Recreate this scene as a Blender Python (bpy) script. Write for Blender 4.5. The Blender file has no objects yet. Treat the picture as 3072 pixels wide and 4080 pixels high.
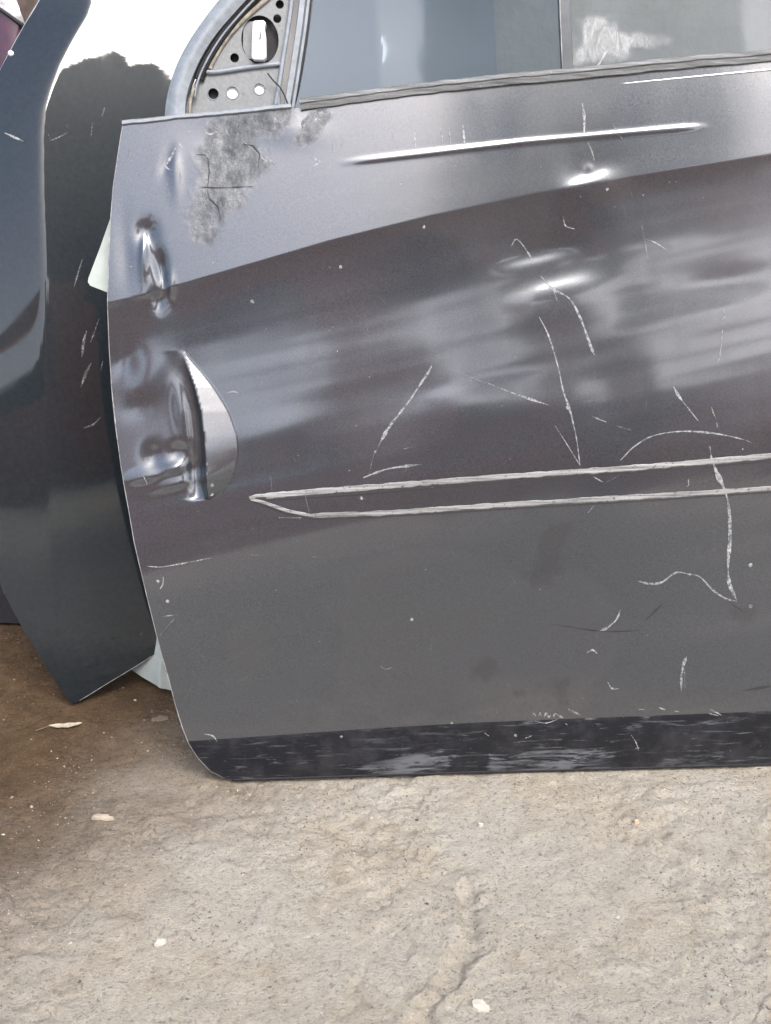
import bpy, bmesh, math, random
import numpy as np
from mathutils import Vector, Matrix

random.seed(7); np.random.seed(7)
SC = bpy.context.scene
COL = SC.collection
R = math.radians

# ------------------------------------------------------------------ camera, sky, sun, exposure
CAM_H = 0.68; PITCH = R(22.0); FPX = 4091.0; PW, PH = 3072.0, 4080.0
cam_d = bpy.data.cameras.new('camera'); cam = bpy.data.objects.new('camera', cam_d); COL.objects.link(cam)
cam.location = (0, 0, CAM_H); cam.rotation_euler = (math.pi/2 - PITCH, 0, 0)
cam_d.sensor_fit = 'VERTICAL'; cam_d.sensor_height = 24.0; cam_d.lens = 24.0*FPX/PH
cam_d.clip_start = 0.01; cam_d.clip_end = 500
SC.camera = cam

SUN_EL, SUN_AZ = 48.0, 22.0          # azimuth measured from -Y (behind the camera) towards +X
world = bpy.data.worlds.new('World'); SC.world = world; world.use_nodes = True
wn = world.node_tree.nodes; wl = world.node_tree.links
sky = wn.new('ShaderNodeTexSky'); sky.sky_type = 'NISHITA'; sky.sun_disc = False
sky.sun_elevation = R(SUN_EL); sky.sun_rotation = R(180 - SUN_AZ)
sky.air_density = 1.0; sky.dust_density = 4.0; sky.ozone_density = 1.6
wl.new(sky.outputs[0], wn['Background'].inputs[0]); wn['Background'].inputs[1].default_value = 0.12
sun_d = bpy.data.lights.new('sun', 'SUN'); sun = bpy.data.objects.new('sun', sun_d); COL.objects.link(sun)
sun_d.energy = 1.5; sun_d.angle = R(28); sun_d.color = (1.0, 0.975, 0.94)
sdir = Vector((math.sin(R(SUN_AZ))*math.cos(R(SUN_EL)), -math.cos(R(SUN_AZ))*math.cos(R(SUN_EL)), math.sin(R(SUN_EL))))
sun.rotation_euler = sdir.to_track_quat('Z', 'Y').to_euler()
SC.view_settings.view_transform = 'Standard'; SC.view_settings.look = 'None'
SC.view_settings.gamma = 1.0; SC.view_settings.use_curve_mapping = False
SC.view_settings.exposure = 1.5

# ------------------------------------------------------------------ numeric helpers
FWD = np.array([0, math.cos(PITCH), -math.sin(PITCH)]); UP = np.array([0, math.sin(PITCH), math.cos(PITCH)]); RT = np.array([1., 0, 0])
C0 = np.array([0, 0, CAM_H])
def ray(px, py):
    return RT*((px-PW/2)/FPX) + UP*((PH/2-py)/FPX) + FWD
def floor_at(px, py, z=0.0):
    d = ray(px, py); t = (z-CAM_H)/d[2]; return C0 + d*t

def _hash(ix, iy, seed):
    h = (ix.astype(np.int64)*374761393 + iy.astype(np.int64)*668265263 + seed*1442695041) & 0x7fffffff
    h = ((h ^ (h >> 13))*1274126177) & 0x7fffffff
    return ((h ^ (h >> 16)) & 0xffff)/65535.0
def vnoise(x, y, seed=0):
    x = np.asarray(x, float); y = np.asarray(y, float)
    ix = np.floor(x); iy = np.floor(y); fx = x-ix; fy = y-iy
    fx = fx*fx*fx*(fx*(fx*6-15)+10); fy = fy*fy*fy*(fy*(fy*6-15)+10)
    a = _hash(ix, iy, seed); b = _hash(ix+1, iy, seed); c = _hash(ix, iy+1, seed); d = _hash(ix+1, iy+1, seed)
    return (a*(1-fx)+b*fx)*(1-fy) + (c*(1-fx)+d*fx)*fy - 0.5
def fbm(x, y, seed=0, octv=4):
    s = 0; a = 1.0
    for k in range(octv):
        s = s + a*vnoise(x*2**k, y*2**k, seed+17*k); a *= 0.5
    return s
def smooth(a, b, x):
    t = np.clip((x-a)/(b-a), 0, 1); return t*t*(3-2*t)
def poly_sdf(pts, x, y):
    """signed distance to polygon, negative inside"""
    pts = np.asarray(pts, float); n = len(pts)
    dmin = np.full(np.shape(x), 1e9); ins = np.zeros(np.shape(x), bool)
    for i in range(n):
        a = pts[i]; b = pts[(i+1) % n]; e = b-a
        wx = x-a[0]; wy = y-a[1]
        t = np.clip((wx*e[0]+wy*e[1])/max(e@e, 1e-12), 0, 1)
        dmin = np.minimum(dmin, np.hypot(wx-t*e[0], wy-t*e[1]))
        if abs(e[1]) > 1e-12:
            c = ((a[1] > y) != (b[1] > y)) & (x < e[0]*(y-a[1])/e[1]+a[0]); ins ^= c
    return np.where(ins, -dmin, dmin)
def resample(pts, step):
    pts = np.asarray(pts, float); out = [pts[0]]
    for i in range(len(pts)-1):
        L = np.linalg.norm(pts[i+1]-pts[i]); n = max(1, int(L/step))
        for k in range(1, n+1): out.append(pts[i]+(pts[i+1]-pts[i])*k/n)
    return np.array(out)
def spline(pts, n=8):
    """Catmull-Rom through the points"""
    p = [np.asarray(q, float) for q in pts]; p = [2*p[0]-p[1]]+p+[2*p[-1]-p[-2]]; out = []
    for i in range(1, len(p)-2):
        for k in range(n):
            t = k/n
            out.append(0.5*((2*p[i])+(-p[i-1]+p[i+1])*t+(2*p[i-1]-5*p[i]+4*p[i+1]-p[i+2])*t*t+(-p[i-1]+3*p[i]-3*p[i+1]+p[i+2])*t**3))
    out.append(p[-2]); return np.array(out)

class Frame:
    """a leaning sheet: origin O on the floor, U along it, V up it, W out of it; relief(u,v) is its true surface"""
    def __init__(s, O, U, lean):
        s.O = np.array(O, float); s.U = np.array(U, float)/np.linalg.norm(U)
        back = np.cross([0, 0, 1.], s.U)
        s.V = np.array([0, 0, 1.])*math.cos(lean)+back*math.sin(lean); s.W = np.cross(s.U, s.V)
        s.relief = lambda u, v: 0*u
    def plane(s, px, py, w=0.0):
        d = ray(px, py); t = ((s.O+s.W*w-C0)@s.W)/(d@s.W); p = C0+d*t-s.O
        return float(p@s.U), float(p@s.V)
    def surf(s, px, py, off=0.0):
        w = 0.0
        for _ in range(5):
            u, v = s.plane(px, py, w); w = 0.25*w+0.75*(float(s.relief(np.array([u]), np.array([v]))[0])+off)
        return u, v
    def matrix(s):
        Y = -s.W
        return Matrix(((s.U[0], Y[0], s.V[0], s.O[0]), (s.U[1], Y[1], s.V[1], s.O[1]), (s.U[2], Y[2], s.V[2], s.O[2]), (0, 0, 0, 1)))

# ------------------------------------------------------------------ object helpers
def tag(o, label=None, cat=None, group=None, kind=None):
    if label: o['label'] = label
    if cat: o['category'] = cat
    if group: o['group'] = group
    if kind: o['kind'] = kind
    return o
def empty(name, mat):
    o = bpy.data.objects.new(name, None); COL.objects.link(o); o.matrix_world = mat; o.empty_display_size = 0.05; return o
def mesh_obj(name, verts, faces, mat, parent=None, smooth_sh=True):
    me = bpy.data.meshes.new(name)
    me.from_pydata([tuple(map(float, v)) for v in verts], [], faces); me.update()
    if smooth_sh: me.polygons.foreach_set('use_smooth', [True]*len(me.polygons))
    me.materials.append(mat)
    o = bpy.data.objects.new(name, me); COL.objects.link(o)
    if parent: o.parent = parent
    return o
def bm_obj(name, bm, mat, parent=None, smooth_sh=False):
    me = bpy.data.meshes.new(name); bm.normal_update(); bm.to_mesh(me); bm.free()
    if smooth_sh: me.polygons.foreach_set('use_smooth', [True]*len(me.polygons))
    me.materials.append(mat); o = bpy.data.objects.new(name, me); COL.objects.link(o)
    if parent: o.parent = parent
    return o
def grid_obj(name, P, mat, parent, attr=None, rim=None, rim_dir=(0, 1, 0)):
    """P: (nr,nc,3) local points; rim: depth of a border turned back along rim_dir"""
    nr, nc = P.shape[:2]; V = P.reshape(-1, 3)
    i = np.arange((nr-1)*(nc-1)); r = i//(nc-1); c = i % (nc-1); a = r*nc+c
    F = np.stack([a, a+1, a+nc+1, a+nc], 1)
    if rim:
        b = list(range(nc)) + [k*nc+nc-1 for k in range(1, nr)] + [(nr-1)*nc+k for k in range(nc-2, -1, -1)] + [k*nc for k in range(nr-2, 0, -1)]
        b = np.array(b); n0 = len(V)
        V = np.vstack([V, V[b], V[b]+np.array(rim_dir)*rim]); m = len(b); k = np.arange(m); k2 = (k+1) % m
        F = np.vstack([F, np.stack([n0+k2, n0+k, n0+m+k, n0+m+k2], 1)])
    me = bpy.data.meshes.new(name)
    me.vertices.add(len(V)); me.vertices.foreach_set('co', V.astype(np.float32).ravel())
    me.loops.add(len(F)*4); me.loops.foreach_set('vertex_index', F.astype(np.int32).ravel())
    me.polygons.add(len(F)); me.polygons.foreach_set('loop_start', np.arange(0, len(F)*4, 4, dtype=np.int32))
    me.polygons.foreach_set('loop_total', np.full(len(F), 4, dtype=np.int32)) if False else None
    me.update(calc_edges=True); me.validate()
    me.polygons.foreach_set('use_smooth', [True]*len(me.polygons))
    if attr is not None:
        A = np.zeros((len(V), 4), np.float32); A[:nr*nc, :3] = attr.reshape(-1, 3); A[:, 3] = 1
        ca = me.color_attributes.new('wear', 'FLOAT_COLOR', 'POINT'); ca.data.foreach_set('color', A.ravel())
    me.materials.append(mat); o = bpy.data.objects.new(name, me); COL.objects.link(o)
    if parent: o.parent = parent
    return o
def ribbon(name, pts, widths, lift, mat, parent, thick=0.0):
    """flat strip through local 3-D points (x,y,z), y is depth; widths per point"""
    pts = np.asarray(pts, float); n = len(pts); w = np.broadcast_to(widths, n)
    T = np.gradient(pts, axis=0); T = T/np.maximum(np.linalg.norm(T, axis=1), 1e-9)[:, None]
    Nn = np.stack([-T[:, 2], 0*T[:, 0], T[:, 0]], 1)
    L = pts+Nn*w[:, None]/2; Rr = pts-Nn*w[:, None]/2
    up = np.array([0, -lift, 0]); V = []; F = []
    if thick <= 0:
        for k in range(n): V += [L[k]+up, Rr[k]+up]
        F = [(2*k, 2*k+2, 2*k+3, 2*k+1) for k in range(n-1)]
        F = [f[::-1] for f in F]
        return mesh_obj(name, V, F, mat, parent, False)
    th = np.array([0, thick, 0])
    for k in range(n):
        V += [L[k]+th*0.6, L[k]*0.82+Rr[k]*0.18-th, Rr[k]*0.82+L[k]*0.18-th, Rr[k]+th*0.6]
    for k in range(n-1):
        for j in range(3):
            F.append((4*k+j, 4*k+j+1, 4*k+j+5, 4*k+j+4))
    F += [(0, 1, 2, 3), (4*n-1, 4*n-2, 4*n-3, 4*n-4)]
    return mesh_obj(name, V, F, mat, parent, False)
def tube(name, pts, rad, mat, parent, seg=8):
    pts = np.asarray(pts, float); n = len(pts); rad = np.broadcast_to(rad, n); V = []; F = []
    T = np.gradient(pts, axis=0); T /= np.maximum(np.linalg.norm(T, axis=1), 1e-9)[:, None]
    for k in range(n):
        a = np.cross(T[k], [0, 1, 0.13]); a /= np.linalg.norm(a); b = np.cross(T[k], a)
        for j in range(seg):
            t = 2*math.pi*j/seg; V.append(pts[k]+(a*math.cos(t)+b*math.sin(t))*rad[k])
    for k in range(n-1):
        for j in range(seg):
            F.append((k*seg+j, k*seg+(j+1) % seg, (k+1)*seg+(j+1) % seg, (k+1)*seg+j))
    F += [tuple(range(seg))[::-1], tuple((n-1)*seg+j for j in range(seg))]
    return mesh_obj(name, V, F, mat, parent, True)
def sweep(name, pts, prof, mat, parent, smooth_sh=True):
    """sweep a closed profile [(across, out)] along local pts; across lies in the sheet, out is towards the viewer"""
    pts = np.asarray(pts, float); n = len(pts); m = len(prof); V = []; F = []
    T = np.gradient(pts, axis=0); T /= np.maximum(np.linalg.norm(T, axis=1), 1e-9)[:, None]
    for k in range(n):
        N = np.array([-T[k][2], 0, T[k][0]])
        for a, o in prof: V.append(pts[k]+N*a+np.array([0, -o, 0]))
    for k in range(n-1):
        for j in range(m): F.append((k*m+j, (k+1)*m+j, (k+1)*m+(j+1) % m, k*m+(j+1) % m))
    F += [tuple(range(m)), tuple((n-1)*m+j for j in range(m))[::-1]]
    o = mesh_obj(name, V, F, mat, parent, smooth_sh)
    if smooth_sh:
        md = o.modifiers.new('split', 'EDGE_SPLIT'); md.split_angle = R(40)
    return o
def plate(name, outer, holes, y, thick, mat, parent):
    """flat sheet with holes in the x-z plane of its parent, from a filled 2-D curve"""
    cu = bpy.data.curves.new(name, 'CURVE'); cu.dimensions = '2D'; cu.fill_mode = 'BOTH'; cu.extrude = thick/2; cu.resolution_u = 1
    for poly in [outer]+holes:
        sp = cu.splines.new('POLY'); sp.points.add(len(poly)-1); sp.use_cyclic_u = True
        for q, (a, b) in zip(sp.points, poly): q.co = (a, b, 0, 1)
    t = bpy.data.objects.new('tmp', cu); COL.objects.link(t)
    dg = bpy.context.evaluated_depsgraph_get(); dg.update()
    me = bpy.data.meshes.new_from_object(t.evaluated_get(dg))
    bpy.data.objects.remove(t); bpy.data.curves.remove(cu)
    me.name = name; me.transform(Matrix(((1, 0, 0, 0), (0, 0, -1, y), (0, 1, 0, 0), (0, 0, 0, 1))))
    me.materials.clear(); me.materials.append(mat)
    o = bpy.data.objects.new(name, me); COL.objects.link(o); o.parent = parent
    return o
def circle(cx, cy, r, n=20, ry=None):
    ry = ry or r; return [(cx+r*math.cos(2*math.pi*k/n), cy+ry*math.sin(2*math.pi*k/n)) for k in range(n)]

# ------------------------------------------------------------------ materials
class NT:
    def __init__(s, name):
        s.m = bpy.data.materials.new(name); s.m.use_nodes = True; s.t = s.m.node_tree; s.b = s.t.nodes['Principled BSDF']; s.out = s.t.nodes['Material Output']
    def n(s, typ, **kw):
        nd = s.t.nodes.new('ShaderNode'+typ)
        for k, v in kw.items():
            if k.startswith('i_'): nd.inputs[k[2:].replace('_', ' ')].default_value = v
            else: setattr(nd, k, v)
        return nd
    def l(s, a, b): s.t.links.new(a, b)
    def set(s, **kw):
        for k, v in kw.items(): s.b.inputs[k.replace('_', ' ')].default_value = v
    def noise(s, scale, detail=4, rough=0.5, vec=None, dist=0.0):
        nd = s.n('TexNoise'); nd.inputs['Scale'].default_value = scale; nd.inputs['Detail'].default_value = detail
        nd.inputs['Roughness'].default_value = rough; nd.inputs['Distortion'].default_value = dist
        if vec is not None: s.l(vec, nd.inputs['Vector'])
        return nd.outputs['Fac']
    def coord(s, scale=None):
        tc = s.n('TexCoord').outputs['Object']
        if scale is None: return tc
        mp = s.n('Mapping'); mp.inputs['Scale'].default_value = scale; s.l(tc, mp.inputs['Vector']); return mp.outputs[0]
    def ramp(s, fac, stops):
        nd = s.n('ValToRGB'); cr = nd.color_ramp
        while len(cr.elements) < len(stops): cr.elements.new(0.5)
        for e, (p, c) in zip(cr.elements, stops): e.position = p; e.color = c if len(c) == 4 else (*c, 1)
        s.l(fac, nd.inputs['Fac']); return nd.outputs['Color']
    def mix(s, fac, a, b, mode='MIX'):
        nd = s.n('Mix'); nd.data_type = 'RGBA'; nd.blend_type = mode
        for v, i in ((fac, 0), (a, 6), (b, 7)):
            if hasattr(v, 'is_linked'): s.l(v, nd.inputs[i])
            else: nd.inputs[i].default_value = v if i == 0 else (*v, 1)
        return nd.outputs[2]
    def math(s, op, a, b=0.0, clamp=False):
        nd = s.n('Math', operation=op); nd.use_clamp = clamp
        for v, i in ((a, 0), (b, 1)):
            if hasattr(v, 'is_linked'): s.l(v, nd.inputs[i])
            else: nd.inputs[i].default_value = v
        return nd.outputs[0]
    def bump(s, h, strength, dist=0.002, normal=None):
        nd = s.n('Bump'); nd.inputs['Strength'].default_value = strength; nd.inputs['Distance'].default_value = dist
        s.l(h, nd.inputs['Height'])
        if normal is not None: s.l(normal, nd.inputs['Normal'])
        return nd.outputs[0]
def simple(name, col, rough=0.5, metal=0.0, var=0.25, scale=60, bump=0.0, coat=0.0, spec=0.5):
    t = NT(name); c = t.coord(); n = t.noise(scale, 6, 0.6, c)
    t.l(t.ramp(n, [(0.3, tuple(x*(1-var) for x in col)), (0.7, tuple(min(1, x*(1+var)) for x in col))]), t.b.inputs['Base Color'])
    t.set(Roughness=rough, Metallic=metal, Coat_Weight=coat)
    t.b.inputs['Specular IOR Level'].default_value = spec
    if bump: t.l(t.bump(n, bump), t.b.inputs['Normal'])
    return t.m

def paint_material():
    t = NT('grey_metallic_paint'); c = t.coord()
    at = t.n('VertexColor'); at.layer_name = 'wear'; sp = t.n('SeparateColor'); t.l(at.outputs['Color'], sp.inputs[0])
    peel, dust, grime = sp.outputs[0], sp.outputs[1], sp.outputs[2]
    flake = t.noise(620, 3, 0.6, c); soft = t.noise(9, 5, 0.6, c); fine = t.noise(220, 4, 0.6, c)
    streak = t.noise(14, 6, 0.7, t.coord((1, 1, 0.22)))
    base = t.ramp(flake, [(0.3, (0.050, 0.056, 0.066)), (0.7, (0.088, 0.098, 0.114))])
    base = t.mix(t.math('MULTIPLY', t.ramp(soft, [(0.35, (0, 0, 0)), (0.7, (1, 1, 1))]), 0.35), base, (0.078, 0.087, 0.101))
    dmask = t.math('MULTIPLY', dust, t.math('ADD', 0.35, fine), True)
    base = t.mix(dmask, base, (0.14, 0.14, 0.138))
    base = t.mix(t.math('MULTIPLY', grime, 0.32), base, (0.035, 0.033, 0.032))
    pn = t.noise(420, 6, 0.8, c); pn2 = t.noise(45, 5, 0.7, c)
    pcol = t.ramp(pn, [(0.33, (0.03, 0.033, 0.036)), (0.43, (0.26, 0.27, 0.275)), (0.6, (0.42, 0.43, 0.43)), (0.70, (0.66, 0.67, 0.66))])
    pcol = t.mix(t.ramp(pn2, [(0.4, (0, 0, 0)), (0.65, (0.8, 0.8, 0.8))]), pcol, (0.22, 0.23, 0.235))
    base = t.mix(t.math('MULTIPLY', peel, t.ramp(t.noise(70, 6, 0.75, t.coord((1, 1, 0.5))), [(0.38, (0.0, 0.0, 0.0)), (0.62, (0.72, 0.72, 0.72))])), base, pcol)
    t.l(base, t.b.inputs['Base Color'])
    rough = t.math('ADD', 0.31, t.math('MULTIPLY', peel, 0.45)); t.l(rough, t.b.inputs['Roughness'])
    t.l(t.math('MULTIPLY', t.math('SUBTRACT', 1.0, peel), 0.70), t.b.inputs['Metallic'])
    t.l(t.math('SUBTRACT', 1.0, t.math('MAXIMUM', t.math('MULTIPLY', peel, 0.85), t.math('MULTIPLY', dust, 0.6)), True), t.b.inputs['Coat Weight'])
    t.b.inputs['Coat IOR'].default_value = 1.80
    cr = t.math('ADD', 0.10, t.math('MULTIPLY', t.ramp(streak, [(0.4, (0, 0, 0)), (0.75, (1, 1, 1))]), 0.10))
    t.l(cr, t.b.inputs['Coat Roughness'])
    bn = t.bump(t.math('MULTIPLY', pn, peel), 0.8, 0.0022)
    bn = t.bump(fine, 0.02, 0.001, bn); t.l(bn, t.b.inputs['Normal'])
    return t.m
M = {}
M['paint'] = paint_material()

def sill_material():
    t = NT('black_stone_guard_coat'); c = t.coord()
    at = t.n('VertexColor'); at.layer_name = 'wear'; sp = t.n('SeparateColor'); t.l(at.outputs['Color'], sp.inputs[0])
    st = t.noise(70, 8, 0.72, t.coord((0.28, 1, 2.4)), 0.9); sp2 = t.noise(500, 3, 0.6, c); wide = t.noise(16, 4, 0.6, t.coord((0.6, 1, 1.8)))
    mask = t.math('MULTIPLY', t.ramp(t.math('ADD', st, t.math('MULTIPLY', sp.outputs[0], 0.11)), [(0.55, (0, 0, 0)), (0.65, (1, 1, 1))]), t.ramp(wide, [(0.35, (0.25, 0.25, 0.25)), (0.6, (1, 1, 1))]))
    base = t.mix(mask, (0.011, 0.012, 0.016), (0.13, 0.14, 0.15))
    base = t.mix(t.ramp(sp2, [(0.72, (0, 0, 0)), (0.78, (1, 1, 1))]), base, (0.30, 0.30, 0.31))
    base = t.mix(t.math('MULTIPLY', t.ramp(t.noise(40, 5, 0.7, c), [(0.45, (0, 0, 0)), (0.75, (1, 1, 1))]), 0.25), base, (0.11, 0.11, 0.12))
    t.l(base, t.b.inputs['Base Color']); t.set(Roughness=0.42); t.b.inputs['Specular IOR Level'].default_value = 0.35
    t.l(t.bump(t.noise(420, 3, 0.6, c), 0.15, 0.0012), t.b.inputs['Normal'])
    return t.m
M['sill'] = sill_material()

def dark_panel_material():
    t = NT('dark_navy_gloss_paint'); c = t.coord()
    fine = t.noise(180, 5, 0.65, c); st = t.noise(12, 6, 0.7, t.coord((1, 1, 0.15)))
    base = t.ramp(fine, [(0.3, (0.008, 0.0122, 0.0160)), (0.75, (0.015, 0.0218, 0.0270))])
    t.l(base, t.b.inputs['Base Color']); t.set(Roughness=0.42, Coat_Weight=1.0); t.b.inputs['Coat IOR'].default_value = 1.55
    t.b.inputs['Specular IOR Level'].default_value = 0.16
    t.l(t.math('ADD', 0.025, t.math('MULTIPLY', t.ramp(st, [(0.45, (0, 0, 0)), (0.8, (1, 1, 1))]), 0.12)), t.b.inputs['Coat Roughness'])
    return t.m
M['navy'] = dark_panel_material()
M['maroon'] = simple('maroon_paint', (0.055, 0.010, 0.028), 0.35, 0.2, 0.3, 90, coat=0.8)
M['pale'] = simple('pale_green_grey_primer', (0.42, 0.47, 0.44), 0.5, 0.0, 0.12, 40)
M['white'] = simple('white_crumpled_plastic', (0.72, 0.73, 0.74), 0.55, 0.0, 0.08, 30)
M['tab'] = simple('white_plastic_clip', (0.86, 0.87, 0.88), 0.4, 0.0, 0.03, 30)
M['frame'] = simple('light_grey_frame_paint', (0.235, 0.26, 0.285), 0.45, 0.15, 0.18, 120, coat=0.2)
M['plate'] = simple('grey_pressed_steel', (0.20, 0.21, 0.213), 0.5, 0.15, 0.16, 420, bump=0.05)
M['rubber'] = simple('black_rubber', (0.014, 0.013, 0.016), 0.7, 0.0, 0.4, 200, bump=0.2)
M['bead'] = simple('dirty_beige_sealant', (0.26, 0.235, 0.19), 0.75, 0.0, 0.5, 200, bump=0.3)
M['edge'] = simple('bare_metal_edge', (0.36, 0.355, 0.35), 0.45, 0.2, 0.5, 150)
M['scratch'] = simple('bare_scratch', (0.42, 0.43, 0.43), 0.55, 0.0, 0.25, 300)
M['scratch_dim'] = simple('faint_scratch', (0.20, 0.205, 0.21), 0.5, 0.0, 0.4, 300)
def broken(name, col, lo, hi, scale=260):
    t = NT(name); c = t.coord(); n = t.noise(scale, 5, 0.75, c); n2 = t.noise(90, 3, 0.6, c)
    t.l(t.ramp(n2, [(0.3, tuple(x*0.6 for x in col)), (0.7, tuple(min(1, x*1.25) for x in col))]), t.b.inputs['Base Color']); t.set(Roughness=0.55)
    t.l(t.ramp(n, [(lo, (0.12, 0.12, 0.12)), (hi, (1, 1, 1))]), t.b.inputs['Alpha']); return t.m
M['scratch'] = broken('bare_scratch', (0.34, 0.35, 0.35), 0.36, 0.58)
M['scratch_dim'] = broken('faint_scratch', (0.24, 0.245, 0.25), 0.40, 0.66)
M['scratch_dark'] = simple('dark_scuff', (0.02, 0.02, 0.022), 0.6, 0.0, 0.3, 300)
M['brown'] = simple('brown_backing', (0.09, 0.065, 0.055), 0.8, 0.0, 0.4, 60, bump=0.3)

def adhesive_material():
    t = NT('old_adhesive_tape'); c = t.coord(); ln = t.noise(60, 5, 0.65, t.coord((0.25, 1, 8))); f = t.noise(260, 5, 0.7, c)
    base = t.ramp(ln, [(0.32, (0.10, 0.10, 0.097)), (0.5, (0.25, 0.25, 0.243)), (0.68, (0.38, 0.38, 0.37))])
    base = t.mix(t.ramp(f, [(0.34, (1, 1, 1)), (0.42, (0, 0, 0))]), base, (0.055, 0.055, 0.055))
    t.l(base, t.b.inputs['Base Color']); t.set(Roughness=0.75); t.l(t.bump(f, 0.4, 0.001), t.b.inputs['Normal'])
    return t.m
M['adhesive'] = adhesive_material()
def moulding_material():
    t = NT('weathered_belt_rubber'); ln = t.noise(70, 6, 0.7, t.coord((0.3, 1, 5))); f = t.noise(400, 4, 0.7, t.coord())
    base = t.ramp(ln, [(0.3, (0.045, 0.047, 0.05)), (0.55, (0.16, 0.165, 0.165)), (0.72, (0.33, 0.335, 0.33))])
    base = t.mix(t.ramp(f, [(0.62, (0, 0, 0)), (0.75, (0.7, 0.7, 0.7))]), base, (0.42, 0.43, 0.42))
    t.l(base, t.b.inputs['Base Color']); t.set(Roughness=0.55); t.l(t.bump(f, 0.35, 0.001), t.b.inputs['Normal'])
    return t.m
M['moulding'] = moulding_material()
def glass_material(name, tint, film, film_col):
    t = NT(name); c = t.coord()
    tr = t.n('BsdfTransparent'); tr.inputs[0].default_value = (*tint, 1)
    gl = t.n('BsdfGlossy'); gl.inputs[0].default_value = (0.9, 0.95, 1, 1); gl.inputs[1].default_value = 0.04
    fr = t.n('Fresnel'); fr.inputs[0].default_value = 1.7
    mx = t.n('MixShader'); t.l(fr.outputs[0], mx.inputs[0]); t.l(tr.outputs[0], mx.inputs[1]); t.l(gl.outputs[0], mx.inputs[2])
    df = t.n('BsdfDiffuse'); df.inputs[0].default_value = (*film_col, 1)
    fac = t.math('MULTIPLY', t.ramp(t.noise(7, 6, 0.65, t.coord((1, 1, 0.7)), 0.5), [(0.3, (0.4, 0.4, 0.4)), (0.75, (1, 1, 1))]), film)
    m2 = t.n('MixShader'); t.l(fac, m2.inputs[0]); t.l(mx.outputs[0], m2.inputs[1]); t.l(df.outputs[0], m2.inputs[2])
    t.l(m2.outputs[0], t.out.inputs[0]); return t.m
M['glass'] = glass_material('blue_tinted_door_glass', (0.50, 0.60, 0.66), 0.30, (0.15, 0.205, 0.27))
M['glass2'] = glass_material('dusty_door_glass', (0.50, 0.58, 0.62), 0.42, (0.34, 0.37, 0.39))
def smear_material():
    t = NT('dried_white_smear'); c = t.coord((1, 1, 0.4)); n = t.noise(120, 7, 0.75, c, 1.5)
    tr = t.n('BsdfTransparent'); df = t.n('BsdfDiffuse'); df.inputs[0].default_value = (0.50, 0.51, 0.51, 1)
    at = t.n('VertexColor'); at.layer_name = 'wear'; sp = t.n('SeparateColor'); t.l(at.outputs[0], sp.inputs[0])
    mx = t.n('MixShader'); t.l(t.math('MULTIPLY', sp.outputs[0], t.ramp(n, [(0.3, (0.15, 0.15, 0.15)), (0.7, (0.9, 0.9, 0.9))])), mx.inputs[0])
    t.l(tr.outputs[0], mx.inputs[1]); t.l(df.outputs[0], mx.inputs[2]); t.l(mx.outputs[0], t.out.inputs[0]); return t.m
M['smear'] = smear_material()

def ground_material():
    t = NT('worn_dusty_concrete'); c = t.coord()
    # ragged brown dirt over the slab's left and back, darkened to carry shade
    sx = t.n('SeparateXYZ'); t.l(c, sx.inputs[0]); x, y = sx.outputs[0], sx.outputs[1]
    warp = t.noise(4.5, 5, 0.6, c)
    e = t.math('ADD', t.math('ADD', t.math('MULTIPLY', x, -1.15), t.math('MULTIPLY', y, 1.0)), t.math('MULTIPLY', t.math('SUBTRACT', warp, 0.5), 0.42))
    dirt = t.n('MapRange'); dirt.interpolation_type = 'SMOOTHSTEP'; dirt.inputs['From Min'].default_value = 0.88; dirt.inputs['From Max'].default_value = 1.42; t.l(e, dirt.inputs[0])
    big = t.noise(7, 6, 0.6, c); mid = t.noise(38, 6, 0.7, c); fine = t.noise(190, 6, 0.75, c); grit = t.noise(430, 4, 0.7, c)
    patch = t.ramp(t.noise(8, 5, 0.65, c), [(0.48, (0, 0, 0)), (0.62, (1, 1, 1))])
    conc = t.ramp(mid, [(0.25, (0.42, 0.357, 0.260)), (0.5, (0.55, 0.484, 0.375)), (0.75, (0.63, 0.572, 0.465))])
    conc = t.mix(t.ramp(big, [(0.38, (0, 0, 0)), (0.62, (0.7, 0.7, 0.7))]), conc, (0.58, 0.542, 0.465))
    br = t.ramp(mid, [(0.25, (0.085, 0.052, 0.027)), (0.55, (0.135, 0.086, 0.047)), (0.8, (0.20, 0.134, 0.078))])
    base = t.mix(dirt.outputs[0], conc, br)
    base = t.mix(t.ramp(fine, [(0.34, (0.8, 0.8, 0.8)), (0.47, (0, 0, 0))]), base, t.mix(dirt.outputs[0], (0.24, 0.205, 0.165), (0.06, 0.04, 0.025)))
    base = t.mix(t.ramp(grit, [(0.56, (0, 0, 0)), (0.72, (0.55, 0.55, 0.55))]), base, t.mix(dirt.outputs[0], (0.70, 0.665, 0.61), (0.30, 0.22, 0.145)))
    pit = t.math('MULTIPLY', t.ramp(t.noise(240, 3, 0.6, c), [(0.33, (1, 1, 1)), (0.38, (0, 0, 0))]), t.math('ADD', 0.25, patch, True))
    base = t.mix(t.math('MULTIPLY', pit, 0.75), base, (0.09, 0.075, 0.06))
    t.l(base, t.b.inputs['Base Color']); t.set(Roughness=0.92); t.b.inputs['Specular IOR Level'].default_value = 0.2
    b1 = t.bump(mid, 0.35, 0.005); b2 = t.bump(fine, 1.0, 0.0042, b1); b3 = t.bump(grit, 1.0, 0.0024, b2); t.l(b3, t.b.inputs['Normal'])
    return t.m
M['ground'] = ground_material()

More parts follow.
